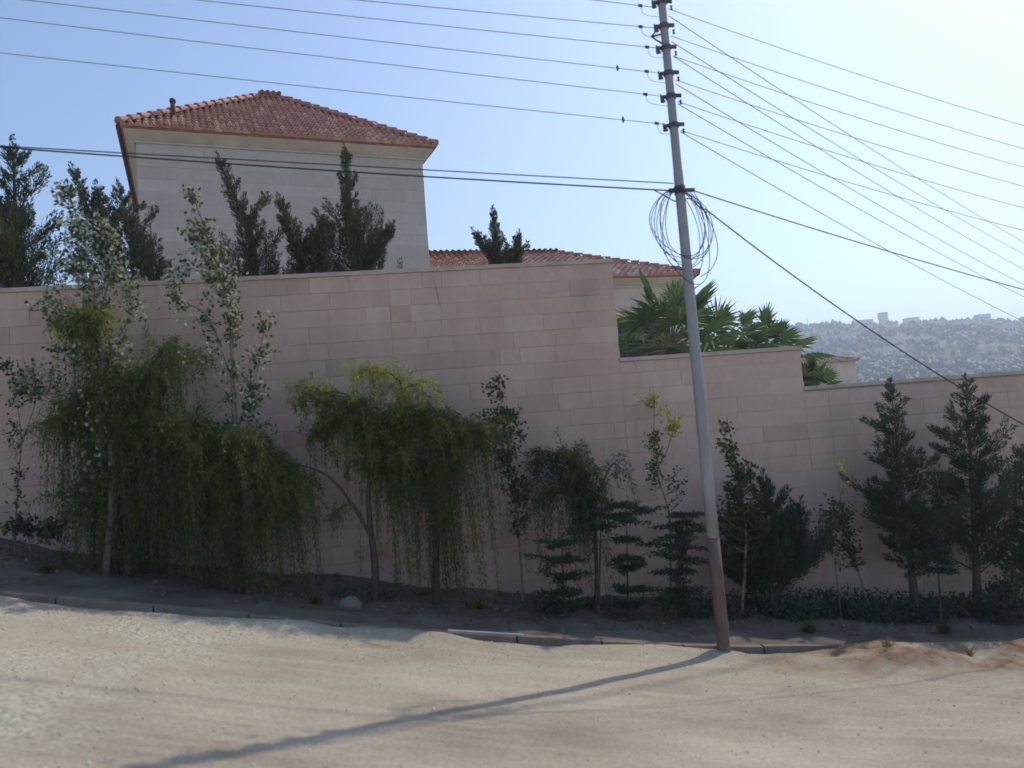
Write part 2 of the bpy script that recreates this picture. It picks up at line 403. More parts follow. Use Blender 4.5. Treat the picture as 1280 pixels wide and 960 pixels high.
ztop1 = (at(0, 366, A_WALL).z+at(758, 329, A_WALL).z)/2
ztop2 = (at(790, 451, A_WALL).z+at(1000, 438, A_WALL).z)/2
ztop3 = (at(1008, 487, A_WALL).z+at(1280, 469, A_WALL).z)/2
u = Vector((1, M_W, 0)).normalized(); nrm = Vector((M_W, -1, 0)).normalized()
X1 = at(769, 390, A_WALL).x; X2 = at(1002, 460, A_WALL).x; X0, X3 = -16.0, 22.0
def wpt(X): return Vector((X, A_WALL+M_W*X, 0))
wall = thing('stone_wall', 'long stepped boundary wall of pinkish limestone blocks behind the roadside trees', 'wall', (wpt(0).x, wpt(0).y, float(zw(np.array([0.]))[0])))
secs = [(X0, X1, ztop1), (X1, X2, ztop2), (X2, X3, ztop3)]
core = MB(); bl = MB(); cop = MB()
TH = .24
for i, (xa, xb, zt) in enumerate(secs):
    pa, pb = wpt(xa), wpt(xb); L = (pb-pa).length
    zlo = float(zw(np.array([xb]))[0])-.6
    c = (pa+pb)/2-nrm*(TH/2); c.z = (zt+zlo)/2
    core.box(c, u*L/2, nrm*TH/2, Vector((0, 0, (zt-zlo)/2)))
    br = [((wpt(at(px_, 600, A_WALL).x)-pa).dot(u)) for px_ in ((502,) if i == 0 else ((1046,) if i == 2 else ()))]
    block_face(bl, None, pa, u, L, lambda s, zt=zt: zt, lambda s, xa=xa: float(zw(np.array([xa+s*u.x]))[0])-.25, .25, .30, .85, nrm, br, z_ref=ztop1-math.floor((ztop1-zt)/.25)*.25, gap=.002, tb=(.15, .8), proud=.005)
    # end face of the step, seen from a step aside
    if i < 2:
        block_face(bl, None, pb, -nrm, TH, lambda s, zt=zt: zt, lambda s, i=i: secs[i+1][2]+.05, .25, .2, .3, u, z_ref=zt)
    cc = (pa+pb)/2-nrm*(TH/2); cc.z = zt+.031+.003*i
    cop.box(cc+u*(.012 if i < 2 else 0), u*(L/2+(.012 if i < 2 else 0)), nrm*(TH/2+.03), Vector((0, 0, .03)))
core.build('wall_core', M['mortar'], wall); bl.build('block_facing', M['stone'], wall); cop.build('coping', M['coping'], wall)
# crack running down from the coping
ck = MB(); pts = []
for px_, py_ in ((541, 345), (545, 362), (549, 378), (553, 392)):
    p = at(px_, py_, A_WALL-.02); pts.append(p)
ck.tube(pts, [.001, .0022, .0018, .001], 5); ck.build('crack', M['dark'], wall)

# ------------------------------------------------------------------ hipped tile roofs and houses
def tile_slope(mb, P, tw=.21, rl=.34):
    """P: polygon (list of Vectors) lying in the slope, first edge = eave. Barrel tiles in courses, clipped to the polygon"""
    e = (P[1]-P[0]); E = e.normalized(); nn = (P[1]-P[0]).cross(P[-1]-P[0]).normalized()
    if nn.z < 0: nn = -nn
    U = nn.cross(E).normalized()
    if U.z < 0: U = -U
    uv = [((p-P[0]).dot(E), (p-P[0]).dot(U)) for p in P]
    vmax = max(b for a, b in uv)
    def span(v):
        xs_ = []
        for (a, b), (c, d) in zip(uv, uv[1:]+uv[:1]):
            if (b-v)*(d-v) <= 0 and abs(b-d) > 1e-6: xs_.append(a+(c-a)*(v-b)/(d-b))
        return (min(xs_), max(xs_)) if len(xs_) > 1 else None
    r = 0; v = -.05
    while v < vmax:
        sp = span(min(max(v+rl*.5, .01), vmax-.01))
        if sp:
            a = math.floor(sp[0]/tw)*tw
            while a < sp[1]:
                cx = a+tw/2
                if sp[0]-tw*.3 < cx < sp[1]+tw*.3:
                    jt = random.uniform(-.004, .004); prof = []
                    for q in range(7):
                        th = q/6; xx = a+tw*th
                        hh = .09*math.sin(math.pi*min(1, th/.72)) if th < .72 else -.012*math.sin(math.pi*(th-.72)/.28)
                        prof.append((xx, hh))
                    lo = [P[0]+E*xx+U*(v+jt)+nn*(hh+.06) for xx, hh in prof]
                    hi = [P[0]+E*xx+U*(v+rl+.05)+nn*(hh*.85+.008) for xx, hh in prof]
                    fc = [P[0]+E*xx+U*(v+jt)+nn*.004 for xx, hh in prof]
                    ti = random.betavariate(3, 3); n = 7
                    mb.add(lo+hi+fc, [(q, q+1, n+q+1, n+q) for q in range(6)]+[(2*n+q, 2*n+q+1, q+1, q) for q in range(6)], ti)
                a += tw
        v += rl; r += 1
def ridge_caps(mb, a, b, r=.12, L=.4):
    d = b-a; n = max(1, round(d.length/L)); dn = d.normalized(); side = dn.cross(Vector((0, 0, 1))).normalized(); up = side.cross(dn).normalized()
    for i in range(n):
        p = a+dn*(i*d.length/n-.03); q = a+dn*((i+1)*d.length/n+.03); vs = []
        for (c, rr, li) in ((p, r*1.12, .03), (q, r*.86, 0)):
            for k_ in range(9):
                th = math.pi*(k_/8)*1.1-.157; vs.append(c+side*math.cos(th)*rr+up*(math.sin(th)*rr+li))
        vs += [p+up*.01, q]
        mb.add(vs, [(j, j+1, 10+j-1+0, 9+j) if False else (j, j+1, 9+j+1, 9+j) for j in range(8)]+[tuple(range(9)) ], random.random())

def hip_house(root, c0, th, wid, dep, z_eave, rise, zbase, over, ridge_len_frac, stone, mortar, tilesz, cornice=True, depth_faces=True):
    E = Vector((math.cos(th), math.sin(th), 0)); Dv = Vector((-math.sin(th), math.cos(th), 0)); Zv = Vector((0, 0, 1))
    c0 = Vector((c0.x, c0.y, 0))
    C = [c0+Zv*z_eave, c0+E*wid+Zv*z_eave, c0+E*wid+Dv*dep+Zv*z_eave, c0+Dv*dep+Zv*z_eave]
    if wid >= dep: hr = dep/2; r0 = c0+E*hr+Dv*hr; r1 = c0+E*(wid-hr)+Dv*hr
    else: hr = wid/2; r0 = c0+E*hr+Dv*hr; r1 = c0+E*hr+Dv*(dep-hr)
    r0 = r0+Zv*(z_eave+rise); r1 = r1+Zv*(z_eave+rise)
    if wid >= dep: slopes = [[C[0], C[1], r1, r0], [C[1], C[2], r1], [C[2], C[3], r0, r1], [C[3], C[0], r0]]; hips = [(C[0], r0), (C[3], r0), (C[1], r1), (C[2], r1), (r0, r1)]
    else: slopes = [[C[0], C[1], r0], [C[1], C[2], r1, r0], [C[2], C[3], r1], [C[3], C[0], r0, r1]]; hips = [(C[0], r0), (C[1], r0), (C[2], r1), (C[3], r1), (r0, r1)]
    def clean(P):
        out = []
        for p in P:
            if not out or (p-out[-1]).length > .02: out.append(p)
        return out
    tl = MB(); us = MB()
    for P in slopes:
        P = clean(P); tile_slope(tl, P, *tilesz)
    # deck: solid hipped body under the tiles
    lo = [p-Zv*.05 for p in C]
    vs = [p+Zv*0 for p in C]+[r0, r1]+lo
    if wid >= dep: fs = [(0, 1, 5, 4), (1, 2, 5), (2, 3, 4, 5), (3, 0, 4)]
    else: fs = [(0, 1, 4), (1, 2, 5, 4), (2, 3, 5), (3, 0, 4, 5)]
    fs += [(6, 7, 1, 0), (7, 8, 2, 1), (8, 9, 3, 2), (9, 6, 0, 3), (9, 8, 7, 6)]
    us.add(vs, fs)
    roof = tl.build('roof', M['tile'], root)
    rc = MB()
    for a, b in hips:
        if (b-a).length > .3: ridge_caps(rc, a+Zv*.06, b+Zv*.06)
    # children of the roof
    def sub(mb, name, mat):
        o = mb.build(name, mat, root); o.parent = roof; return o
    sub(us, 'roof_deck', M['ridge']); sub(rc, 'ridge_tiles', M['ridge'])
    # walls
    w0 = c0+E*over+Dv*over; ww = wid-2*over; wd = dep-2*over
    cm = MB(); mid = w0+E*ww/2+Dv*wd/2; ztw = z_eave-.05; crn = .24 if cornice else .05
    mid.z = (ztw+zbase)/2
    cm.box(mid, E*ww/2, Dv*wd/2, Zv*(ztw-zbase)/2); cm.build('wall', mortar, root)
    b = MB()
    faces = [(w0, E, ww, -Dv), (w0+E*ww, Dv, wd, E), (w0+Dv*wd, -Dv, wd, -E)] if stone else []
    for p, ud, wdt, nr in faces:
        block_face(b, None, p, ud, wdt, lambda s: ztw-crn, lambda s: zbase, .34, .5, 1.3, nr, z_ref=ztw-crn, gap=.004, proud=.006)
    if faces: b.build('block_facing', stone, root)
    if cornice:
        cn = MB()
        o_ = over*.82
        prof = [(.02, -crn-.05), (.05, -crn-.05), (.05, -crn), (.03, -crn+.01), (o_*.5, -.15), (o_, -.05), (o_, -.002), (-.05, -.002)]
        ring = []
        for (off, zz) in prof:
            ring.append([w0-E*off-Dv*off+Zv*(ztw+zz), w0+E*(ww+off)-Dv*off+Zv*(ztw+zz), w0+E*(ww+off)+Dv*(wd+off)+Zv*(ztw+zz), w0-E*off+Dv*(wd+off)+Zv*(ztw+zz)])
        vs = [p for r_ in ring for p in r_]; fs = []
        for i in range(len(ring)-1):
            for j in range(4): fs.append((i*4+j, i*4+(j+1) % 4, (i+1)*4+(j+1) % 4, (i+1)*4+j))
        cn.add(vs, fs); cn.build('cornice', M['cornice'], root)
    return E, Dv, C, r0, r1

# tall house on the left
TH1 = math.radians(22.5)
m1 = math.tan(TH1)
c_l = at(150, 157, 20.0+.50*20*m1, m1)       # front left eave corner about 20 m away
c_r = at(544, 182, 20.0+.50*20*m1, m1)
z_e1 = (c_l.z+c_r.z)/2
wid1 = math.hypot(c_r.x-c_l.x, c_r.y-c_l.y)
garden1 = gz(-5, 24)
Dv_ = Vector((-math.sin(TH1), math.cos(TH1), 0)); apx = Vector((c_l.x, c_l.y, 0))+Vector((math.cos(TH1), math.sin(TH1), 0))*wid1/2+Dv_*7.9/2
v_ = ray(335, 121); rise1 = v_.z*apx.y/v_.y+EYE-z_e1-.1
h1 = thing('stone_house', 'tall cream stone house with red hipped tile roof behind the boundary wall', 'house', (c_l.x, c_l.y, garden1))
E1, D1, C1, ra, rb = hip_house(h1, c_l, TH1, wid1, 7.9, z_e1, rise1, garden1-1, .34, 0, M['house_stone'], M['house_mortar'], (.18, .32))
# vent pipe on the left hip
vp = lerp(C1[0], ra, .33)-D1*.42+Vector((0, 0, .02-.42*rise1/3.95)); v = MB()
v.tube([vp, vp+Vector((0, 0, .48))], .065, 12); v.tube([vp+Vector((0, 0, .44)), vp+Vector((0, 0, .47)), vp+Vector((0, 0, .54)), vp+Vector((0, 0, .57))], [.08, .09, .08, .04], 12)
v.build('vent_pipe', M['soffit'], h1, True)
# gutter on the receding left eave and a lower wing beyond
g = MB(); g.tube([C1[0]-E1*.05-Vector((0, 0, .04)), C1[3]-E1*.05-Vector((0, 0, .04))], .06, 8); g.build('gutter', M['soffit'], h1)
wg = MB(); q = C1[3]+E1*1.6+D1*1.5; q.z = 0
zt_ = at(166, 268, 29.5+.5*29.5*m1, m1).z
wg.box(Vector((q.x, q.y, (zt_+garden1-1)/2)), E1*1.9, D1*1.7, Vector((0, 0, (zt_-garden1+1)/2))); wg.build('rear_wing', M['plaster'], h1)

# lower house to the right
m2 = .28; TH2 = math.atan(m2)
cR = at(873, 343, 28-.236*28*m2, m2)
z_e2 = cR.z
E2 = Vector((math.cos(TH2), math.sin(TH2), 0))
wid2 = 17.0; cL2 = Vector((cR.x, cR.y, 0))-E2*wid2
h2 = thing('low_house', 'lower cream house with long red tile roof right of the tall house', 'house', (cR.x, cR.y, gz(8, 28)))
E2, D2, C2, _, _ = hip_house(h2, cL2, TH2, wid2, 8.0, z_e2, 1.75, gz(8, 28)-2, .35, 0, None, M['plaster'], (.23, .36))
# dark opening and awning under the eave on the right
ow = MB(); pO = C2[1]-E2*2.15+D2*.335; ow.box(Vector((pO.x, pO.y, z_e2-2.25)), E2*1.0, D2*.03, Vector((0, 0, .8))); ow.build('window', M['dark'], h2)

# ------------------------------------------------------------------ trees
def poly_at(pts, s):
    """point at fraction s of a polyline and its tangent"""
    seg = [(pts[i+1]-pts[i]).length for i in range(len(pts)-1)]; T = sum(seg); d = s*T
    for i, L in enumerate(seg):
        if d <= L or i == len(seg)-1: return pts[i].lerp(pts[i+1], min(1, d/max(L, 1e-6))), (pts[i+1]-pts[i]).normalized()
        d -= L
def smooth_poly(pts, n=4):
    if len(pts) < 3: return [pts[0].lerp(pts[-1], i/n) for i in range(n+1)]
    out = []
    P = [pts[0]*2-pts[1]]+list(pts)+[pts[-1]*2-pts[-2]]
    for i in range(1, len(P)-2):
        for k_ in range(n):
            t = k_/n; a, b, c, d = P[i-1], P[i], P[i+1], P[i+2]
            out.append(.5*((2*b)+(c-a)*t+(2*a-5*b+4*c-d)*t*t+(3*b-a-3*c+d)*t**3))
    out.append(pts[-1]); return out
def px_poly(lst, A, dj=0):
    out = []
    for i, q in enumerate(lst):
        a = A+(q[2] if len(q) > 2 else 0); out.append(at(q[0], q[1], a))
    return out
def rooted(lst, A, z_fn):
    """pixel polyline from the foot up, its first point set down on the ground"""
    p = px_poly(lst, A); p[0].z = z_fn(p[0].x, p[0].y)-.03; return p

def conifer(name, label, A, leaders, z_fn, mat='cypress', up=50, foot=None, dens=1.0, leafL=.10, leafW=.022, R_px=None, group=None, skirt=.0, start=.05, bark='bark', droop=0.):
    """leaders: list of (pixel polyline foot->tip, radius in m at the foot)"""
    tr = MB(); lf = Leaves(); base = None
    for li, (pl, R) in enumerate(leaders):
        P = rooted(pl, A, z_fn) if li == 0 else px_poly(pl, A)
        if base is None: base = P[0].copy()
        P = smooth_poly(P, 4); Ltot = sum((P[i+1]-P[i]).length for i in range(len(P)-1))
        tr.tube(P, [max(.004, (.018*Ltot+.008)*(1-i/(len(P)-1))+.004) for i in range(len(P))], 7)
        def plume(p, d, r, full=1.0):
            """one tapering spray from p along d, bending upward, sharp at its tip"""
            bend = Vector((0, 0, 1))*(.22*r if up > 30 else .05*r-droop*r)
            n = max(8, int((22+170*r)*dens*full)); t = rng.random(n)**.75
            pn = np.array(p); dn = np.array(d); bn = np.array(bend)
            c = pn+dn*(t*r)[:, None]+bn*(t**2)[:, None]; ax = unit(dn*r+bn*(2*t)[:, None])
            w = (.026+.105*r)*np.sin(np.pi*np.clip(t*.86+.10, 0, 1))**.8; side = unit(np.cross(ax, rng.normal(size=(n, 3))))
            c = c+side*(w*rng.random(n)**.7)[:, None]
            D = ax+side*rng.uniform(.1, .75, (n, 1))+rng.normal(size=(n, 3))*.10+np.array([0, 0, .12])
            lf.add(c, D, leafL*.8*rng.uniform(.5, 1.25, n)*(1.1-.35*t), leafW*.75*rng.uniform(.7, 1.3, n), np.clip(rng.random()*.6+rng.random(n)*.4, 0, 1))
            if r > .15: tr.tube([p, p+d*r*.5+bend*.25, p+d*r*.95+bend*.9], [.005+.008*r, .004+.003*r, .002], 4, False)
        nb = int((13+4.5/max(R, .2))*Ltot)
        for b in range(nb):
            s = start+(1-start)*((b+random.random())/nb); p, tg = poly_at(P, s)
            r = R*((1-s)**.8)*random.choice((.5, .75, 1.0, 1.25, 1.7))*random.uniform(.85, 1.15)+.10
            ph = b*2.399+random.random()*.9; upa = math.radians(up*random.uniform(.6, 1.3))
            out = Vector((math.cos(ph), math.sin(ph), 0)); d = (out*math.cos(upa)+Vector((0, 0, 1))*math.sin(upa)+tg*.25).normalized()
            plume(p, d, r)
            if r > .28:
                for q in range(int(2+r*5)):
                    f = random.uniform(.2, .8); o = Vector((random.gauss(0, .6), random.gauss(0, .6), random.uniform(0, .5)))
                    plume(p+d*r*f, (d+o).normalized(), r*random.uniform(.25, .5), .65)
        plume(P[-1]-tg*.2, tg, .34)
    root = thing(name, label, 'tree', base, group)
    tr.build('trunk', M[bark], root, True); lf.build('crown', M[mat], root)
    return root

def weeping(name, label, A, trunks, boughs, z_fn, mats=('pepper', 'pepper_y'), group=None, leaf=(.060, .0105), trad=.05, cat='tree'):
    """boughs: (pixel polyline, strand length m, strands, material index, depth jitter)"""
    tr = MB(); L = [Leaves(), Leaves()]; base = None
    for ti, (pl, r0, r1) in enumerate(trunks):
        P = rooted(pl, A, z_fn) if ti == 0 or pl[0][1] > 700 else px_poly(pl, A)
        if base is None: base = P[0].copy()
        P = smooth_poly(P, 5); tr.tube(P, [lerp(r0, r1, i/(len(P)-1)) for i in range(len(P))], 8)
    for (pl, sl, ns, mi, dj) in boughs:
        P = smooth_poly(px_poly(pl, A), 4)
        offs = [random.uniform(-dj, dj) for _ in range(max(1, int(round(dj*6))))] or [0]
        for of in offs:
            Q = [p+Vector((random.uniform(-.03, .03), of*(i/len(P)), random.uniform(-.04, .04))) for i, p in enumerate(P)]
            tr.tube(Q, [lerp(.016, .004, i/(len(Q)-1)) for i in range(len(Q))], 5, False)
            for k_ in range(max(1, int(ns*1.35)//len(offs))):
                s = random.random()**.8; p, tg = poly_at(Q, s)
                p = p+Vector((random.gauss(0, .07), random.gauss(0, .09), random.gauss(0, .05)))
                l = sl*random.choice((.35, .6, .8, 1, 1.15, 1.4))*random.uniform(.85, 1.15); o = Vector((random.gauss(0, .5), random.gauss(0, .5), 0))+tg*.5
                gzv = z_fn(p.x, p.y)+.12; l = min(l, max(.1, p.z-gzv))
                m_ = 6; C = []; arch = random.random() < .55
                dr = random.uniform(.35, .9) if arch else 1.15; lift = random.uniform(.25, .6) if arch else .08; ou = random.uniform(.45, .9) if arch else .2
                if arch: l = min(l, .75)*random.uniform(.7, 1.1)
                on = o.normalized()
                for j in range(m_+1):
                    t = j/m_; C.append(p+on*l*ou*t*(1-.25*t)+Vector((0, 0, l*(lift*t-dr*t*t))))
                n = int(l*105)+8; t = np.sort(rng.random(n))*m_; i0 = np.minimum(t.astype(int), m_-1); fr = (t-i0)[:, None]
                Ca = np.array([tuple(c) for c in C]); pos = Ca[i0]*(1-fr)+Ca[i0+1]*fr; tang = unit(Ca[i0+1]-Ca[i0])
                side = unit(np.cross(tang, rng.normal(size=(n, 3))))
                D = tang*rng.uniform(.5, 1.2, (n, 1))+side*.8+np.array([0, 0, -.25])
                pos = pos+side*(rng.random((n, 1))**2*.07)
                L[mi].add(pos, D, leaf[0]*rng.uniform(.6, 1.25, n), leaf[1]*rng.uniform(.7, 1.3, n), np.clip(rng.random()*.6+rng.random(n)*.4, 0, 1))
                if l > .35: tr.tube(C, .0025, 3, False)
    root = thing(name, label, cat, base, group)
    tr.build('trunk', M['bark'], root, True)
    crown = None
    for i in (0, 1):
        if L[i].P:
            o = L[i].build('crown' if i == 0 else 'sunlit_shoots', M[mats[i]], root)  # second mesh carries the boughs coloured as sunlit
    return root

def leafy(name, label, A, trunks, clumps, z_fn, mat='poplar', leaf=(.065, .055), bark='pale_bark', twig=True, extra=None, cat='tree', group=None, clump_up=.3):
    """trunks: (pixel polyline, r0, r1); clumps: (px, py, rx px, ry px, leaves[, material])"""
    tr = MB(); LV = {}; base = None; TP = []
    for ti, (pl, r0, r1) in enumerate(trunks):
        P = rooted(pl, A, z_fn) if ti == 0 or pl[0][1] > 700 else px_poly(pl, A)
        if base is None: base = P[0].copy()
        P = smooth_poly(P, 5); TP += P; tr.tube(P, [lerp(r0, r1, i/(len(P)-1)) for i in range(len(P))], 7)
    for c in clumps:
        px_, py_, rx, ry, n = c[:5]; mt = c[5] if len(c) > 5 else mat
        n = int(n*1.8); cen = at(px_, py_, A); sc = cen.y/F; nb = max(2, n//9)
        near = [p for p in TP if p.z < cen.z+ry*sc*.3] or TP
        for b in range(nb):
            ph = random.random()*6.283; ct = random.uniform(-1, 1); st = math.sqrt(1-ct*ct); rr = random.random()**.4
            tip = cen+Vector((st*math.cos(ph)*rx*sc*rr, st*math.sin(ph)*rx*sc*rr*.9, ct*ry*sc*rr))
            src = min(near, key=lambda p: (p-tip).length+abs(p.z-(tip.z-.25))*.6)
            d = tip-src
            if d.length > .9: src = tip-d.normalized()*.5; 
            midp = src.lerp(tip, .5)+Vector((0, 0, -.05))
            if twig: tr.tube([src, midp, tip], [.006, .004, .0015], 4, False)
            k_ = max(3, int(n/nb)); t = rng.uniform(.25, 1.05, k_)[:, None]
            pos = np.array(src)[None]*(1-t)+np.array(tip)[None]*t+rng.normal(size=(k_, 3))*.035
            D = rng.normal(size=(k_, 3))*.8+np.array(d.normalized())[None]*.5+np.array([0, 0, -.35+clump_up])
            LV.setdefault(mt, Leaves()).add(pos, D, leaf[0]*rng.uniform(.6, 1.25, k_), leaf[1]*rng.uniform(.6, 1.2, k_))
    root = thing(name, label, cat, base, group)
    tr.build('trunk', M[bark], root, True)
    for i, (mt, L) in enumerate(LV.items()): L.build('crown' if mt == mat else 'sunlit_leaves', M[mt], root)  # other material: tufts with the sun painted into their colour
    return root

gfn = gz
BACK = 14.2
Gb = 'conifers growing in the garden behind the wall'
conifer('conifer_tree', 'tall pointed dark conifer at the far left behind the wall', BACK, [([(18, 470), (20, 360), (19, 270), (16, 185)], 1.35), ([(-10, 380), (-14, 250)], .8)], gfn, up=42, group=Gb, dens=1.15)
conifer('conifer_tree', 'dark conifer with three bent plumes behind the silver leaved tree', BACK+.4, [([(150, 470), (140, 360), (122, 290), (92, 218)], .75), ([(140, 350), (132, 290), (122, 240)], .35), ([(165, 360), (167, 300), (150, 240)], .5), ([(190, 370), (192, 345), (188, 320)], .5)], gfn, up=45, group=Gb, dens=1.1)
conifer('conifer_tree', 'dark conifer with its tip leaning left against the tall house', BACK, [([(318, 460), (318, 340), (306, 275), (275, 205)], 1.0)], gfn, up=46, group=Gb, dens=1.15)
conifer('conifer_tree', 'short bushy conifer between two taller ones against the house', BACK+.3, [([(380, 460), (378, 345), (366, 300), (350, 255)], .8), ([(395, 370), (398, 320), (403, 285)], .5)], gfn, up=48, group=Gb, dens=1.3)
conifer('conifer_tree', 'tallest bushy conifer before the right corner of the tall house', BACK, [([(445, 460), (445, 340), (438, 260), (431, 195)], 1.25), ([(450, 350), (472, 318), (488, 290)], .35)], gfn, up=50, group=Gb, dens=1.25)
conifer('conifer_tree', 'small conifer with spread side spires before the low red roof', BACK+.5, [([(622, 440), (622, 332), (620, 300), (617, 272)], .62), ([(622, 340), (610, 318), (596, 298)], .22), ([(636, 345), (646, 325), (648, 302)], .25)], gfn, up=52, group=Gb, dens=1.2)

# fan palms behind the wall
def fan_palm(label, crown_px, crown_py, A, nf, pet, fanR, trunk_top_extra=0, spread=1.0):
    c = at(crown_px, crown_py, A); g0 = gz(c.x, c.y)
    root = thing('fan_palm', label, 'palm tree', (c.x, c.y, g0), 'fan palms growing behind the wall')
    t = MB(); n = 14; pts = [Vector((c.x+.02*math.sin(i), c.y, lerp(g0-.1, c.z-.05, i/n))) for i in range(n+1)]
    t.tube(pts, [.19+.02*(i % 2) for i in range(n+1)], 10); t.build('trunk', M['bark'], root)
    V_ = []; F_ = []; T_ = []; st = MB()
    for k_ in range(nf):
        ph = k_*2.399+random.random()*.3; e_ = math.radians(lerp(82, -25, (k_+.5)/nf)+random.uniform(-8, 8))
        d = Vector((math.cos(ph)*math.cos(e_), math.sin(ph)*math.cos(e_), math.sin(e_))); pl = pet*random.uniform(.75, 1.1)
        tip = c+d*pl; tip.z -= .10*pl*math.cos(e_)
        st.tube([c, c.lerp(tip, .5)+Vector((0, 0, .05)), tip], [.022, .016, .012], 5, False)
        side = d.cross(Vector((0, 0, 1)))
        side = Vector((1, 0, 0)) if side.length < .05 else side.normalized()
        nn = side.cross(d).normalized(); R = fanR*random.uniform(.8, 1.1); ns = 22; tt = random.random()
        twist = random.uniform(-.5, .5); side2 = side*math.cos(twist)+nn*math.sin(twist); nn2 = nn*math.cos(twist)-side*math.sin(twist)
        for j in range(ns):
            a = lerp(-1.95, 1.95, (j+.5)/ns); dd = (d*math.cos(a)+side2*math.sin(a)).normalized(); w = dd.cross(nn2).normalized()
            l = R*(1-.22*abs(a)/1.95)*random.uniform(.9, 1.05); p0 = tip; p1 = tip+dd*l*.5+nn2*.10*math.cos(a)*0; p2 = tip+dd*l+Vector((0, 0, -.16*l)); hw = l*.5*3.9/ns*.36; fold = .03*(1 if j % 2 else -1)
            b = len(V_); V_ += [p0, p1+w*hw+nn2*fold, p1-w*hw-nn2*fold, p2]; F_.append((b, b+1, b+3, b+2)); T_ += [lerp(tt, random.random(), .3)]*4
    st.build('frond_stalks', M['pale_bark'], root)
    mb = MB(); mb.v = [tuple(v) for v in V_]; mb.f = F_; mb.t = T_; mb.build('fronds', M['palm'], root)
fan_palm('largest fan palm, straight behind the leaning utility pole', 840, 436, 15.2, 28, .95, .85)
fan_palm('fan palm with ragged upright fronds just right of the utility pole', 896, 446, 16.5, 20, .95, .72)
fan_palm('smaller fan palm right of the pole above the middle wall step', 958, 452, 17.5, 24, .85, .68)
fan_palm('small half hidden fan palm beside the wall step, before the far cottage', 1010, 490, 15.5, 24, .50, .42)

# ------------------------------------------------------------------ roadside trees in front of the wall
T = 11.0; wf = walk_z
# left group
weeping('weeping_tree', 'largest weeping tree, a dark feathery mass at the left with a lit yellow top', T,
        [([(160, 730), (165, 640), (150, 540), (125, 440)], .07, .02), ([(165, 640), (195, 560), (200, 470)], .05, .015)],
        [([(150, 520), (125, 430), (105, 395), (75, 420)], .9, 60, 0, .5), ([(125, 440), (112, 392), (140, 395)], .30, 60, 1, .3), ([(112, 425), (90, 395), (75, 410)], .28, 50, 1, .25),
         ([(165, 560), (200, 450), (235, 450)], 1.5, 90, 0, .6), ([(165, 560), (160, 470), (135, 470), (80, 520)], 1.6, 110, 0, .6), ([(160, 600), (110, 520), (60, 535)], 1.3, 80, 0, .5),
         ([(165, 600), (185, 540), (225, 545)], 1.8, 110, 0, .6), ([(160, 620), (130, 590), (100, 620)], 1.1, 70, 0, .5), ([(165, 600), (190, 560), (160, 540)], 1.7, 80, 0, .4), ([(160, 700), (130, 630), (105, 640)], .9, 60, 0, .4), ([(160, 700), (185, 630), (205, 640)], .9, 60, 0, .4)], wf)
weeping('weeping_tree', 'low weeping tree hanging to the ground beneath the right silver leaved tree', T-.25,
        [([(300, 745), (298, 660), (285, 580)], .055, .02)],
        [([(298, 690), (330, 640), (360, 640)], .9, 50, 0, .4), ([(298, 690), (270, 640), (240, 640)], .9, 50, 0, .4), ([(290, 640), (270, 555), (235, 560)], 1.6, 80, 0, .5), ([(290, 620), (310, 560), (355, 590)], 1.5, 90, 0, .5), ([(295, 640), (340, 585), (385, 615)], 1.0, 60, 0, .5), ([(290, 640), (285, 550), (310, 545)], 1.8, 70, 0, .5), ([(235, 620), (245, 545), (230, 520)], 1.6, 60, 0, .4)], wf)
leafy('poplar_tree', 'taller silver leaved tree rising above the wall at the left', T-.1,
      [([(132, 730), (140, 600), (132, 470), (118, 370), (105, 300), (82, 232)], .05, .006), ([(135, 500), (100, 440), (62, 400), (45, 380)], .018, .003), ([(122, 400), (140, 330), (135, 270)], .016, .003), ([(130, 450), (160, 400), (168, 360)], .012, .003), ([(140, 560), (90, 500), (40, 490), (8, 478)], .016, .003)],
      [(80, 240, 16, 22, 110), (95, 285, 30, 28, 230), (78, 325, 28, 22, 120), (130, 300, 28, 35, 190), (110, 350, 45, 35, 300), (150, 345, 25, 35, 150), (70, 385, 35, 25, 130), (165, 385, 20, 25, 60), (85, 440, 40, 30, 190), (60, 470, 40, 22, 130), (25, 490, 30, 20, 100), (120, 520, 40, 60, 200), (160, 440, 25, 30, 90), (105, 590, 35, 30, 120), (75, 620, 15, 30, 50)], wf, leaf=(.062, .052))
leafy('poplar_tree', 'second silver leaved tree, its pale tip before the tall house', T-.15,
      [([(292, 745), (300, 620), (292, 500), (288, 400), (268, 320), (238, 236)], .05, .006), ([(292, 480), (262, 400), (222, 372), (204, 350)], .016, .003), ([(295, 540), (320, 470), (332, 400)], .016, .003), ([(300, 600), (262, 520), (240, 470)], .014, .003)],
      [(238, 245, 12, 18, 70), (245, 285, 22, 25, 170), (262, 325, 34, 30, 260), (280, 355, 28, 25, 170), (235, 330, 22, 20, 80), (215, 375, 22, 22, 80), (250, 398, 30, 14, 60), (288, 400, 20, 35, 130), (332, 400, 14, 15, 45), (330, 440, 20, 25, 90), (300, 470, 30, 30, 140), (325, 500, 25, 35, 150), (285, 540, 30, 35, 130), (330, 545, 22, 25, 80), (255, 440, 25, 40, 60)], wf, leaf=(.060, .052))
leafy('sapling', 'thin sapling with small dark leaves at the left edge', T+.3,
      [([(18, 692), (22, 610), (26, 540), (12, 460)], .012, .003), ([(26, 560), (45, 500), (48, 465)], .006, .002)],
      [(12, 462, 14, 16, 40), (25, 490, 24, 16, 60), (48, 480, 12, 22, 30), (8, 540, 14, 22, 40), (22, 600, 12, 50, 50)], wf, mat='broad', leaf=(.06, .04), cat='sapling')
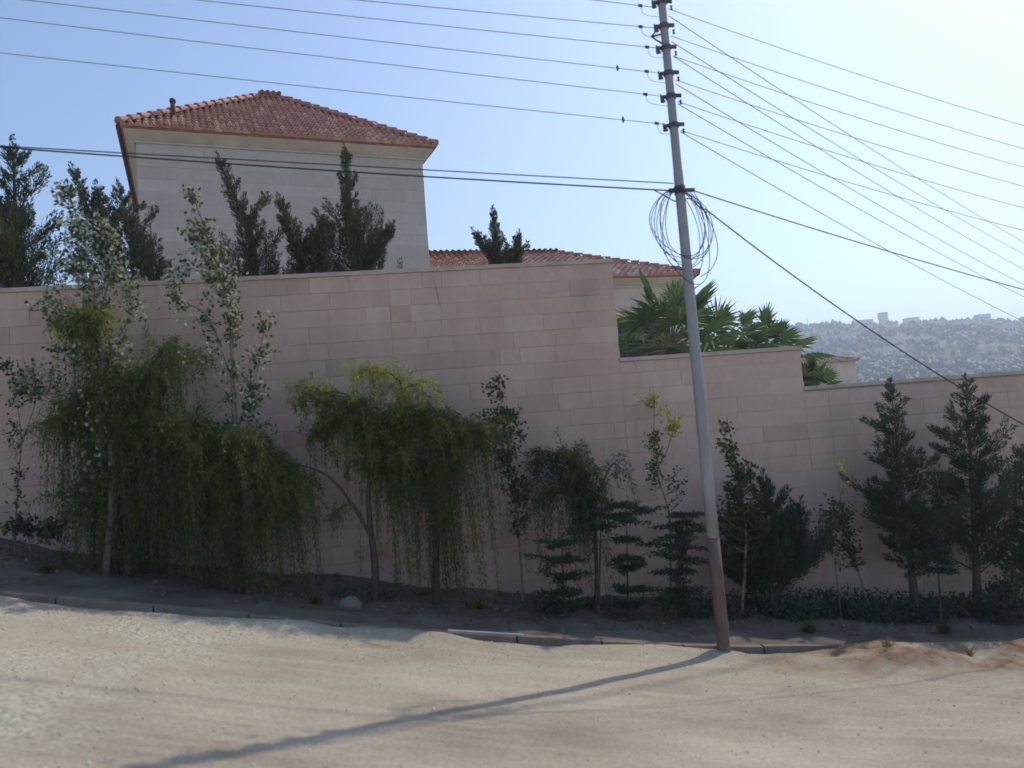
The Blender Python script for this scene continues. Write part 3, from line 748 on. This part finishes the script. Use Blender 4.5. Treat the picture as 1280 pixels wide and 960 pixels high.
leafy('shrub', 'low dark shrub at the foot of the wall by the left edge', T+.2,
      [([(38, 694), (36, 675), (30, 660)], .012, .004), ([(38, 690), (58, 668), (78, 656)], .008, .003)],
      [(20, 655, 30, 12, 130), (55, 655, 34, 12, 150), (78, 668, 14, 12, 50)], wf, mat='broad', leaf=(.06, .045), cat='shrub')

# middle tree with arching limb
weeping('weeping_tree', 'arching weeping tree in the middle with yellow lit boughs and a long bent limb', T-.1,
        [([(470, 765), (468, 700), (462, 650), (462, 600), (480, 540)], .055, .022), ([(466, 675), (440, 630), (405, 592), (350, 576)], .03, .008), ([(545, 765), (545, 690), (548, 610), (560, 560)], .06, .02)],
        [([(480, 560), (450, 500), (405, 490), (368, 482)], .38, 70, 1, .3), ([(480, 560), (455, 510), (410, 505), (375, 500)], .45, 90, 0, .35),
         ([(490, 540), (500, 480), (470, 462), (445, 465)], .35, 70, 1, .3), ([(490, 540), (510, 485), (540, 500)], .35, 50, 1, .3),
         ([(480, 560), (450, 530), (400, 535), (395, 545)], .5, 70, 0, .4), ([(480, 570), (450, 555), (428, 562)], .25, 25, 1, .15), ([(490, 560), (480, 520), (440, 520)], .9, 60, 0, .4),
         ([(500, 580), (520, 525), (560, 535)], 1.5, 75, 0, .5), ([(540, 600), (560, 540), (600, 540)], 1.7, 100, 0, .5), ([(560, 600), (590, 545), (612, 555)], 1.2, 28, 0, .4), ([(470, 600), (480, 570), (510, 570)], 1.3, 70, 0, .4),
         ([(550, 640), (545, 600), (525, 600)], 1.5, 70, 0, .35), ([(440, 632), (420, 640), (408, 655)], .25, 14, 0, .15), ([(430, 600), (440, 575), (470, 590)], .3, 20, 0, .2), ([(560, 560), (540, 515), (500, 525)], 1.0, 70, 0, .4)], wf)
leafy('sapling', 'slender sapling with a narrow leafy crown right of the arching tree', T,
      [([(655, 765), (650, 690), (640, 600), (622, 475)], .022, .004), ([(645, 640), (660, 590), (655, 550)], .008, .003)],
      [(618, 480, 14, 18, 60), (628, 520, 24, 26, 200), (612, 530, 20, 30, 120), (645, 530, 15, 25, 80), (630, 570, 26, 30, 180), (645, 610, 20, 30, 150), (650, 650, 16, 20, 60)], wf, mat='broad', leaf=(.065, .045), cat='sapling')
weeping('weeping_tree', 'small dark weeping tree between the slender sapling and the pole', T,
        [([(745, 770), (745, 690), (738, 620), (715, 580)], .03, .012)],
        [([(730, 620), (705, 570), (675, 582)], .9, 55, 0, .4), ([(730, 620), (715, 575), (735, 590)], .9, 50, 0, .4), ([(735, 630), (705, 600), (670, 622)], .6, 40, 0, .4), ([(740, 630), (765, 580), (775, 590)], .5, 16, 0, .3), ([(735, 630), (710, 600), (735, 610)], .9, 40, 0, .3)], wf, mats=('broad', 'pepper_y'))
Gc = 'small tiered conifers at the foot of the wall'
def tiered(label, foot, top, A, tiers, mat='spruce', group=Gc):
    """little cedar with level branches: tiers = (py, half width px)"""
    P = rooted([foot, ((foot[0]+top[0])/2, (foot[1]+top[1])/2), top], A, wf); base = P[0].copy(); tr = MB(); lf = Leaves()
    tr.tube(P, [.018, .012, .004], 6)
    for py_, hw, *cx in tiers:
        s = (foot[1]-py_)/(foot[1]-top[1]); xc = cx[0] if cx else lerp(foot[0], top[0], s)
        p = at(xc, py_, A); r = hw*p.y/F
        for b in range(6):
            ph = b*6.283/6+random.random()*1.2; d = Vector((math.cos(ph), math.sin(ph)*.8, random.uniform(-.25, .3))); l = r*random.choice((.45, .8, 1.05, 1.3)); tip = p+d*l
            tr.tube([p, tip], [.006, .002], 4, False); n = int(60+180*l)
            t = rng.random(n)[:, None]; pos = np.array(p)*(1-t)+np.array(tip)*t+rng.normal(size=(n, 3))*np.array([.045, .045, .013])
            lf.add(pos, np.array(d)+rng.normal(size=(n, 3))*.6, .06, .022)
    root = thing('young_conifer', label, 'tree', base, group); tr.build('trunk', M['bark'], root); lf.build('crown', M[mat], root)
tiered('young conifer in the strip right of the slender sapling, tiers down to its foot', (705, 768), (702, 668), T-.3, [(680, 22), (700, 34), (722, 30), (742, 24), (757, 30)])
tiered('young conifer with one wide top tier like an umbrella left of the pole', (748, 768), (752, 622), T-.2, [(632, 48, 772), (645, 52, 765), (660, 30, 745)])
tiered('thin young conifer with two separate tiers left of the pole', (785, 768), (783, 640), T-.1, [(650, 8), (674, 10), (698, 24), (710, 16), (738, 20), (756, 14)])
tiered('dense dark young conifer close behind the left side of the pole', (842, 762), (856, 638), T-.2, [(645, 26), (655, 34), (668, 42), (682, 46, 845), (698, 40), (716, 36), (738, 34), (752, 38)])
leafy('sapling', 'crooked thin sapling with two tufts of sunlit yellow leaves left of the pole', T,
      [([(838, 762), (838, 700), (836, 640), (822, 592), (835, 560), (845, 522)], .018, .004), ([(828, 600), (818, 555), (818, 500), (815, 480)], .01, .002)],
      [(812, 498, 16, 9, 60, 'yellow'), (842, 530, 12, 16, 90, 'yellow'), (832, 512, 10, 8, 20, 'yellow'), (818, 560, 12, 30, 110), (812, 590, 10, 26, 70), (855, 600, 8, 24, 50)], wf, mat='broad', leaf=(.055, .035), cat='sapling')
leafy('poplar_tree', 'dark leafy young tree just right of the pole with a sparse top', T,
      [([(925, 765), (932, 690), (928, 620), (908, 520)], .03, .005)],
      [(906, 528, 10, 14, 26), (898, 550, 14, 10, 18), (912, 560, 14, 20, 70), (925, 590, 20, 22, 120), (920, 620, 26, 24, 180), (935, 650, 30, 30, 220), (905, 655, 22, 30, 150), (940, 595, 16, 12, 40)], wf, mat='broad', leaf=(.065, .055))
conifer('conifer_bush', 'wide dark dense conifer bush against the wall right of the pole', T+.15, [([(965, 765), (962, 700), (955, 605)], .75), ([(970, 740), (990, 690), (1000, 640)], .5), ([(960, 745), (930, 700), (915, 650)], .5), ([(965, 750), (985, 720), (1010, 700)], .35), ([(960, 750), (935, 735), (905, 712)], .35)], wf, mat='spruce', up=35, dens=1.3, start=.12)
leafy('sapling', 'leaning sapling with one sunlit yellow sprig between the shrub and the conifers', T,
      [([(1088, 762), (1072, 710), (1055, 660), (1048, 590)], .025, .004), ([(1050, 755), (1042, 700), (1030, 680)], .012, .004)],
      [(1047, 580, 9, 8, 16, 'yellow'), (1060, 600, 8, 8, 10, 'yellow'), (1045, 635, 22, 18, 120), (1050, 665, 26, 28, 260), (1030, 645, 18, 20, 90), (1062, 690, 18, 22, 130)], wf, mat='broad', leaf=(.06, .04), cat='sapling')
Gr = 'roadside conifers before the lowest stretch of wall'
conifer('conifer_tree', 'narrow pointed conifer, left one of the right hand roadside pair', T, [([(1145, 768), (1138, 700), (1125, 590), (1114, 486)], .72), ([(1135, 660), (1110, 635), (1092, 615)], .3)], wf, mat='spruce', up=22, group=Gr, dens=1.0, start=.2)
conifer('conifer_tree', 'broad dark conifer reaching above the wall near the right edge', T, [([(1222, 770), (1220, 700), (1214, 590), (1207, 482)], .95)], wf, mat='spruce', up=28, group=Gr, dens=1.0, start=.18)
conifer('conifer_tree', 'dark conifer cut by the right edge of the picture', T, [([(1300, 770), (1300, 700), (1296, 630), (1288, 560)], .95)], wf, mat='spruce', up=28, group=Gr, dens=.95, start=.12)
tiered('young conifer with a low side branch beside the narrow pointed conifer', (1175, 768), (1172, 690), T-.4, [(700, 30), (712, 36), (690, 16)], group=Gc)
leafy('shrub', 'small dark bush at the foot of the wall under the dense shrub', T-.1,
      [([(905, 775), (905, 762), (910, 748)], .012, .004)], [(905, 755, 30, 14, 420), (880, 762, 20, 10, 160)], wf, mat='spruce', leaf=(.055, .03), cat='shrub')
leafy('shrub', 'low dark bush on the strip below the leaning sapling', T-.1,
      [([(1085, 778), (1085, 766), (1080, 755)], .012, .004)], [(1080, 758, 26, 12, 300), (1110, 762, 20, 10, 200)], wf, mat='spruce', leaf=(.055, .03), cat='shrub')
leafy('shrub', 'low dark bush on the strip near the right edge', T-.3,
      [([(1255, 778), (1255, 762), (1250, 740)], .012, .004)], [(1250, 745, 30, 26, 700), (1275, 730, 20, 28, 400)], wf, mat='spruce', leaf=(.055, .03), cat='shrub')

# ------------------------------------------------------------------ utility pole
A_P = 9.27
pb = at(905, 813, A_P); Yp = pb.y
pb.z = gz(pb.x, pb.y)-.02
ptop = at(824, -30, A_P)
def on_pole(py):                 # point of the pole axis seen at pixel row py
    best = min((abs(py-0), 0), (1, 1))
    lo, hi = 0., 1.
    for _ in range(30):
        mid = (lo+hi)/2; q = pb.lerp(ptop, mid); qc = R3.transposed() @ (q-Vector((0, 0, EYE))); y = 480-F*qc.y/(-qc.z)
        if y > py: lo = mid
        else: hi = mid
    return pb.lerp(ptop, lo)
pole = thing('utility_pole', 'tall grey steel utility pole standing at the road edge, red primer near its foot', 'utility pole', pb)
def r_at(py): return lerp(.047, .074, min(1, max(0, (py+30)/843)))
sh = MB(); rows = [672, 600, 500, 400, 330, 300, 216, 214, 100, 0, -30]
sh.tube([on_pole(y) for y in rows], [r_at(y)+(.004 if y > 214 else 0) for y in rows], 20); sh.build('shaft', M['steel'], pole, True)
sp_ = MB(); rows = [813, 790, 740, 673]
sp_.tube([pb-Vector((0, 0, .2))]+[on_pole(y) for y in rows], [.082]+[r_at(y)+.0045 for y in rows], 20); sp_.build('primed_foot', M['red_primer'], pole, True)
cap = MB(); cap.tube([ptop, ptop+Vector((0, 0, .03))], [.06, .03], 16); cap.build('cap', M['iron'], pole)
ub = Vector((1, M_W, 0)).normalized()
wires = MB
arms = [3, 33, 60, 92, 121, 157]
for i, y in enumerate(arms):
    p = on_pole(y); r = r_at(y)
    b = MB(); b.tube([p-Vector((0, 0, .03)), p+Vector((0, 0, .03))], r+.012, 16)
    b.box(p+ub*(r+.045)+Vector((0, 0, .015)), ub*.04, Vector((0, .012, 0)), Vector((0, 0, .022)))
    b.box(p-ub*(r+.03), ub*.03, Vector((0, .03, 0)), Vector((0, 0, .012)))
    if i == 1:
        b.tube([p-ub*(r), p-ub*(r+.13)-Vector((0, 0, .13)), p-ub*r-Vector((0, 0, .22))], .012, 6)
        b.tube([p-ub*(r+.13)-Vector((0, 0, .13)), p-ub*(r-.01)-Vector((0, 0, .1))], .012, 6)
    b.box(p-ub*(r+.075)-Vector((0, 0, .02)), ub*.008, Vector((0, .015, 0)), Vector((0, 0, .05)))
    br = b.build('bracket', M['iron'], pole)
    ins = MB(); c = p-ub*(r+.05)-Vector((0, 0, .03))
    prof = [(-.04, .015), (-.036, .029), (-.024, .027), (-.008, .017), (.008, .017), (.024, .027), (.036, .029), (.04, .015)]
    ins.tube([c+Vector((0, 0, a)) for a, _ in prof], [b_ for _, b_ in prof], 12)
    ins2 = c+ub*(2*r+.12)-Vector((0, 0, .04)); i2 = MB(); i2.tube([ins2+Vector((0, 0, a*.7)) for a, _ in prof], [b_*.6 for _, b_ in prof], 10)
    for q in (ins, i2): o = q.build('insulator', M['insul'], pole, True); o.parent = br
cb = MB(); p = on_pole(238); cb.tube([p-Vector((0, 0, .05)), p+Vector((0, 0, .05))], r_at(238)+.014, 16)
cb.box(p+ub*.13, ub*.06, Vector((0, .02, 0)), Vector((0, 0, .02))); cb.box(p-ub*.10, ub*.04, Vector((0, .02, 0)), Vector((0, 0, .025)))
cb.build('cable_clamp', M['iron'], pole)

def span(a, b, ext, sag, n=40):
    """points from a through b and on beyond by the factor ext, hanging by sag (m) at mid-span"""
    out = []; T_ = 1+ext
    for i in range(n+1):
        t = i/n*T_; p = a+(b-a)*t
        # the curve passes through a and b
        p = p+Vector((0, 0, sag*(-4*t*(1-t))/(T_*T_)*1.0)); out.append(p)
    return out
Gw = 'power lines leaving the pole to the left'
ends_l = [((420, -42), 11), ((0, -44), 37), ((0, -27), 62), ((0, -4), 93), ((0, 22), 122), ((0, 66), 157)]
ordw = ['topmost', 'second', 'third', 'fourth', 'fifth', 'lowest']
for i, ((e, y)) in enumerate(ends_l):
    pa = on_pole(y-2)-ub*(r_at(y)+.06); pe = at(e[0], e[1], A_KERB)
    ext = 1.6
    pts = span(pa, pe, ext, .06)
    w = MB(); w.tube(pts, .0042, 5, True); w_ = w.build('power_line', M['wire'], None, loc=pa)
    tag(w_, f'{ordw[i]} of the six thin power lines running left from the pole over the houses', 'wire', Gw)
    cx = (800, 800, 809, 808, 806, 822)[i]; s = (pa-at(cx, y, A_KERB)).length; d = (pts[1]-pts[0]).normalized()
    c = pa+d*s; cn = MB(); cn.box(c, d*.026, Vector((0, .013, 0)), Vector((0, 0, .014)))
    if i in (3, 5):
        c2 = at((770, 0, 0, 770, 0, 777)[i], y-4, A_KERB); tt = (c2-pa).dot(d); c2 = pa+d*tt; dm = MB(); dm.tube([c2-Vector((0, 0, .04)), c2-Vector((0, 0, .01)), c2+Vector((0, 0, .02)), c2+Vector((0, 0, .045))], [.004, .016, .016, .004], 8); dm.build('spacer', M['iron'], w_)
    cc = MB(); cc.v, cc.f, cc.t = cn.v, cn.f, cn.t; o = cc.build('connector', M['iron'], w_)
    j = MB(); j.tube(smooth_poly([c, c+Vector((.02, 0, -.09)), c+ub*s*.5+Vector((0, 0, -.13)), pa+Vector((.05, -.02, -.14))], 4), .003, 5); j.build('jumper', M['wire'], w_)
A_ = [(11, (1280, 157)), (45, (1280, 186)), (70, (1280, 209)), (100, (1280, 233)), (127, (1280, 260)), (163, (1280, 288))]
B_ = [(20, (1280, 303)), (52, (1280, 318)), (70, (1280, 337)), (105, (1280, 356)), (130, (1280, 371)), (165, (1280, 402))]
for nm, fam, dY, lab, sg in (('power_line', A_, 13.0, 'shallow power lines running right from the pole', .30), ('power_line', B_, 20.0, 'steeper power lines dropping away to the right from the pole', .5)):
    for i, (y, e) in enumerate(fam):
        pa = on_pole(y)+ub*(r_at(y)+.03); v = ray(*e); pe = Vector((v.x, v.y, v.z))*(dY/v.y)+Vector((0, 0, EYE))
        w = MB(); w.tube(span(pa, pe, 1.5, sg), .0048 if dY < 15 else .0055, 5); w_ = w.build(nm, M['wire'], None, loc=pa)
        tag(w_, f'{ordw[i]} of the six {lab}', 'wire', lab)
# telecom cables
def cable(label, pts, r, ext_pt=None):
    w = MB(); w.tube(pts, r, 6); o = w.build('telecom_cable', M['cable'], None, loc=pts[0]); tag(o, label, 'cable', 'black telecom cables held at the pole'); return o
p0 = on_pole(238); pL = at(818, 238, A_KERB); pE = at(0, 184, A_KERB)
cable('thicker black cable running left from the clamp above the coil', span(p0-ub*.1, pE+Vector((0, 0, 0)), 1.6, .16), .009)
cable('thin black cable just above the thicker one, running left from the pole', span(on_pole(229)-ub*.07, at(0, 182.5, A_KERB), 1.6, .02), .0065)
v = ray(1280, 362); pe = Vector(v)*(13/v.y)+Vector((0, 0, EYE)); cable('thin black cable sloping gently right from the clamp above the coil', span(p0+ub*.15, pe, 1.5, .22), .0075)
pe = at(1280, 531, 9.9); cable('black cable dropping steeply right from the coil across the wall', span(on_pole(262)+ub*.30, pe, .8, .42), .0085)
# coil of spare cable
coil = MB(); pc = on_pole(238)
turns = [(852, 235, 36, 45, 0, .10), (850, 236, 33, 42, .03, -.10), (853, 236, 30, 52, -.05, .12), (856, 234, 30, 61, .06, -.1), (851, 238, 22, 48, -.04, .11), (858, 236, 27, 45, .02, -.12), (855, 238, 24, 55, .05, .1), (849, 236, 34, 46, .0, .13)]
for (cx, ty, rx, ry, tilt, off) in turns:
    pts = []; c = at(cx, ty+ry*1.0, A_P+off*.8); sc = c.y/F*1.0
    for k_ in range(33):
        a = 2*math.pi*k_/32; x_ = rx*math.sin(a); y_ = ry*math.cos(a); x2 = x_*math.cos(tilt)-y_*math.sin(tilt)
        pts.append(Vector((c.x+(x2+3*math.sin(a*2+cx)-.08*y_)*sc, c.y+.02*math.sin(a+off*30)+.0*x_, c.z+(y_+2*math.sin(a*3+cx))*sc)))
    coil.tube(pts, .0048, 5, False)
lp = [at(*q, A_P) for q in ((866, 238), (880, 262), (893, 290), (897, 315), (890, 335), (876, 346))]
coil.tube(smooth_poly(lp, 5), .005, 5)
lp = [at(*q, A_P+.02) for q in ((818, 238), (828, 243), (838, 249), (848, 252), (862, 248), (872, 257), (884, 266))]
coil.tube(smooth_poly(lp, 5), .008, 5)
o = coil.build('cable_coil', M['cable'], None, loc=pc); tag(o, 'loose coil of black spare cable hung round the pole below the clamp', 'cable coil')

# ------------------------------------------------------------------ small things on the strip
def rock(label, px_, py_, A, s, name='rock'):
    p = at(px_, py_, A); z = walk_z(p.x, p.y); mb = MB(); vs = []; n = 10
    for i in range(5):
        for j in range(n):
            a = j/n*6.283; ph = lerp(-.5, 1.45, i/4); r = math.cos(ph)*random.uniform(.85, 1.12)
            vs.append(Vector((p.x+s*r*math.cos(a), p.y+s*.8*r*math.sin(a), z+s*.25+s*.75*math.sin(ph))))
    fs = [(i*n+j, i*n+(j+1) % n, (i+1)*n+(j+1) % n, (i+1)*n+j) for i in range(4) for j in range(n)]+[tuple(range(n))[::-1], tuple(4*n+j for j in range(n))]
    mb.add(vs, fs); o = mb.build(name, M['rock'], None, loc=(p.x, p.y, z)); tag(o, label, 'rock'); return o
rock('pale boulder on the strip left of the arching tree foot', 438, 764, 10.35, .15)
pi = MB(); a = at(560, 793, A_KERB+.07); b = at(655, 796, A_KERB+.07)
for p in (a, b): p.z = float(zk(np.array([p.x]))[0])+.085+.012
pi.tube([a, a.lerp(b, .5)+Vector((0, 0, .002)), b], .012, 10); o = pi.build('lit_kerb_strip', M['lit_strip'], None, loc=a); tag(o, 'thin pale strip for the sunlit kerb edge in the middle', 'lit_strip')  # pale strip added to show the sunlit bit of kerb
# small bush of dry weeds on the soil bank
for (px_, py_, lab) in ((1115, 862, 'tuft of dry grass on the reddish bank right of the pole'), (1215, 850, 'second tuft of dry grass on the bank nearer the right edge')):
    p = at(px_, py_, 8.6); z = gz(p.x, p.y); L = Leaves(); n = 70
    L.add(np.array([p.x, p.y, z])+rng.normal(size=(n, 3))*[.012, .012, 0], np.array([0, 0, 1])+rng.normal(size=(n, 3))*.4, .16*rng.uniform(.5, 1.1, n), .008)
    r_ = Vector((p.x, p.y, z)); e = bpy.data.objects.new('tmp', None); e.location = r_
    o = L.build('grass_tuft', M.setdefault('drygrass', leaf_mat('dry_grass', (.22, .17, .09), (.36, .29, .16), transl=.3)), e)
    o.location = r_; bpy.data.objects.remove(e); tag(o, lab, 'grass')

n = 5200; LX = rng.uniform(-12, 13, n); LA = A_KERB+.2+rng.beta(2.2, 1.3, n)*(A_WALL-A_KERB-.25); LY = LA+M_W*LX
keep = vnoise(LX*1.3, LY*1.3, 17)+.5 > .32; LX, LY, LA = LX[keep], LY[keep], LA[keep]; n = len(LX)
LZ = lerp(zk(LX), zw(LX), np.clip((LA-A_KERB)/(A_WALL-A_KERB), 0, 1))+WALK+fbm(LX*1.6, LY*1.6, 4, 77)*.07+np.exp(-((LA-11.9)/.5)**2)*(.05+.16*fbm(LX*.8, LY*.8, 3, 55))+.012
L = Leaves(); L.add(np.stack([LX, LY, LZ], 1), rng.normal(size=(n, 3))*[1, 1, .25], .07*rng.uniform(.5, 1.3, n), .035*rng.uniform(.4, 1.2, n))
tag(L.build('leaf_litter', leaf_mat('dry_leaf', (.10, .07, .04), (.30, .22, .13), transl=.1), None), 'dry leaves and twigs strewn over the shaded strip below the trees', 'leaf litter', kind='stuff')
for (px_, py_, A_, lab) in ((60, 715, 10.6, 'green weed clump on the strip near the left edge'), (395, 752, 10.4, 'green weed clump left of the boulder'), (600, 775, 10.8, 'green weed clump between the arching tree and the slender sapling'), (1010, 782, 10.2, 'green weed clump right of the pole below the conifer bush'), (1180, 785, 10.1, 'green weed clump under the right roadside conifers')):
    p = at(px_, py_, A_); z = walk_z(p.x, p.y); n = 160; L = Leaves(); r_ = Vector((p.x, p.y, z))
    L.add(np.array(r_)+rng.normal(size=(n, 3))*[.012, .012, .0], np.array([0, 0, .7])+rng.normal(size=(n, 3))*.6, .20*rng.uniform(.4, 1.1, n), .014)
    e = bpy.data.objects.new('tmp', None); e.location = r_; o = L.build('weed_clump', M['pepper'], e); o.location = r_; bpy.data.objects.remove(e); tag(o, lab, 'weeds')

# dark undergrowth along the foot of the wall, thicker to the right
UN = Leaves(); n = 330; UX = rng.uniform(-8, 12.5, n); UA = rng.uniform(10.7, 11.75, n)
keep = rng.random(n) < np.clip(.18+.85*sstep(-1, 3, UX), 0, 1)*(vnoise(UX*1.1, UA*1.1, 23)+.75); UX, UA = UX[keep], UA[keep]
for X_, A_ in zip(UX, UA):
    Y_ = A_+M_W*X_; z_ = walk_z(X_, Y_); hgt = random.uniform(.05, .30)*(.6+.6*sstep(1, 4, X_)); n = int(190*hgt/.3)
    t = rng.random(n)[:, None]; o = rng.normal(size=(n, 3))*[.15, .10, .0]; pos = np.array([X_, Y_, z_])+o*(.4+t)+np.array([0, 0, 1])*t*hgt
    UN.add(pos, o*3+rng.normal(size=(n, 3))*.5+[0, 0, .4], .055*rng.uniform(.6, 1.3, n), .03*rng.uniform(.6, 1.2, n))
tag(UN.build('undergrowth', M['spruce'], None), 'low dark undergrowth along the foot of the wall, thickest at the right', 'undergrowth', kind='stuff')

# ------------------------------------------------------------------ far away
def depth_pt(px_, py_, Y):
    v = ray(px_, py_); return Vector((v.x*Y/v.y, Y, v.z*Y/v.y+EYE))
# cottage beyond the wall
cc = depth_pt(1037, 458, 62)
hc = thing('cottage', 'small pale cottage with a low hipped roof beyond the lowest wall', 'house', (cc.x, cc.y, gz(cc.x, cc.y)))
er = depth_pt(1074, 450, 60); el_ = Vector((er.x, er.y, 0))-Vector((math.cos(.12), math.sin(.12), 0))*6.0
tile_keep = M['tile']; M['tile'] = plain('pale_clay_roof', (.36, .28, .22), .9, .2, 2)
hip_house(hc, el_, .12, 6.0, 5.5, er.z, .75, gz(cc.x, cc.y)-1, .25, 0, None, M['plaster'], (.3, .45), cornice=False)
M['tile'] = tile_keep
# tower on the skyline
tp = depth_pt(1103, 391, 715); tb_ = gz(tp.x, tp.y)
tw = thing('tower', 'square tower standing on the hilltop skyline', 'tower', (tp.x, tp.y, tb_))
m_ = MB(); m_.box((tp.x, tp.y, (tp.z+tb_-3)/2-2.5), (2.9, 0, 0), (0, 2.9, 0), (0, 0, (tp.z-tb_+3)/2-2.6)); m_.build('shaft', M['house_mortar'], tw)
m_ = MB(); m_.box((tp.x, tp.y, tp.z-2.8), (3.3, 0, 0), (0, 3.3, 0), (0, 0, 2.9)); m_.build('tank', M['coping'], tw)
mp_ = depth_pt(1009, 398, 640); mz = gz(mp_.x, mp_.y)
m_ = MB(); m_.tube([(mp_.x, mp_.y, mz), (mp_.x, mp_.y, mp_.z)], [.35, .15], 6); o = m_.build('mast', M['iron'], None, loc=(mp_.x, mp_.y, mz)); tag(o, 'thin mast on the distant skyline left of the tower', 'mast')
hs = [(1165, 402, 700, 9, 4, 'flat roofed house right of the tower on the skyline'), (1130, 406, 705, 7, 4, 'pale flat roofed house close right of the skyline tower'), (1225, 404, 700, 10, 4, 'wide house on the skyline near the right edge'), (1265, 408, 700, 8, 3.5, 'rightmost pale house on the skyline'),
      (1025, 410, 690, 8, 4, 'house on the skyline left of the tower')]
for k_, nth in enumerate(('first', 'second', 'third', 'fourth', 'fifth', 'sixth', 'seventh', 'eighth', 'ninth', 'tenth')):
    hs.append((1008+k_*29, 0, (520, 610, 450, 640, 560, 500, 630, 470, 590, 540)[k_], random.uniform(7, 12), random.uniform(6.5, 9), f'{nth} tiny pale block from the left on the far slope below the skyline'))
for (px_, py_, Y, w_, h_, lab) in hs:
    p = depth_pt(px_, py_, Y); z = gz(p.x, p.y)
    r_ = thing('distant_house', lab, 'house', (p.x, p.y, z), 'houses on the distant hillside')
    m_ = MB(); m_.box((p.x, p.y, z+h_/2-.5), (w_/2, 0, 0), (0, w_*.4, 0), (0, 0, h_/2+.5)); m_.build('wall', M['pale_render'], r_)
    m_ = MB(); m_.box((p.x, p.y, z+h_+.12), (w_/2+.2, 0, 0), (0, w_*.4+.2, 0), (0, 0, .15)); m_.build('roof', M['coping'], r_)
    for k_ in (-1, 0, 1): m_ = MB(); m_.box((p.x+k_*w_*.28, p.y-w_*.4-.02, z+h_*.55), (.6, 0, 0), (0, .06, 0), (0, 0, .7)); m_.build('window', M['dark'], r_)
# woods on the hill, one mass
def far_woods():
    P = []; n = 0
    V_ = []; F_ = []; T_ = []
    cnt = 0
    while cnt < 5200:
        Y = rng.uniform(180, 800); px_ = rng.uniform(860, 1420); X = Y*(px_-640)/F
        dn = vnoise(np.array([X*.02]), np.array([Y*.02]), 91)[0]+.5
        near_ridge = Y > 680
        if rng.random() > (.25+.9*dn if not near_ridge else .95) and Y > 300: continue
        s = rng.uniform(.8, 3.6)*(1.15 if near_ridge else 1); z = gz(X, Y) if False else None
        P.append((X, Y, s)); cnt += 1
    P = np.array(P); Z = ground_z(P[:, 0], P[:, 1]); b = 0
    iv = np.array([(0, 0, 1), (.9, 0, .3), (.28, .85, .35), (-.72, .52, .25), (-.72, -.52, .3), (.28, -.85, .25), (.6, .5, -.5), (-.4, .6, -.5), (-.6, -.4, -.5), (.4, -.6, -.5)])
    fi = np.array([(0, 1, 2), (0, 2, 3), (0, 3, 4), (0, 4, 5), (0, 5, 1), (1, 6, 2), (2, 7, 3), (3, 8, 4), (4, 9, 5), (5, 9, 1), (1, 9, 6), (2, 6, 7), (3, 7, 8), (4, 8, 9)])
    for (X, Y, s), z in zip(P, Z):
        for q in range(3):
            o = rng.normal(size=3)*s*.45; v = iv*rng.uniform(.65, 1.3, (10, 1))*s*rng.uniform(.5, .9)*np.array([1, 1, .95+.5*rng.random()])+np.array([X, Y, z+s*.8])+o*[1, 1, .5]
            V_.append(v); F_.append(fi+b); b += 10; T_.append(np.full(10, rng.random()))
    o = np_mesh('distant_woods', np.concatenate(V_), np.concatenate(F_), np.concatenate(T_), M.setdefault('woods', leaf_mat('woods', (.024, .030, .018), (.055, .055, .032), transl=.0)), None)
    tag(o, 'scrub and small trees covering the distant hillside', 'woods', kind='stuff')
far_woods()

# ------------------------------------------------------------------ haze
hz = MB(); hz.box((100, 750, 60), (1900, 0, 0), (0, 1250, 0), (0, 0, 110))
hm = bpy.data.materials.new('haze'); hm.use_nodes = True; n = hm.node_tree.nodes; n.clear()
pv = n.new('ShaderNodeVolumePrincipled'); ou = n.new('ShaderNodeOutputMaterial'); hm.node_tree.links.new(pv.outputs[0], ou.inputs['Volume'])
pv.inputs['Color'].default_value = (.72, .84, 1, 1); pv.inputs['Density'].default_value = .0010; pv.inputs['Anisotropy'].default_value = .58
hb = hz.build('haze', hm); tag(hb, kind='stuff')
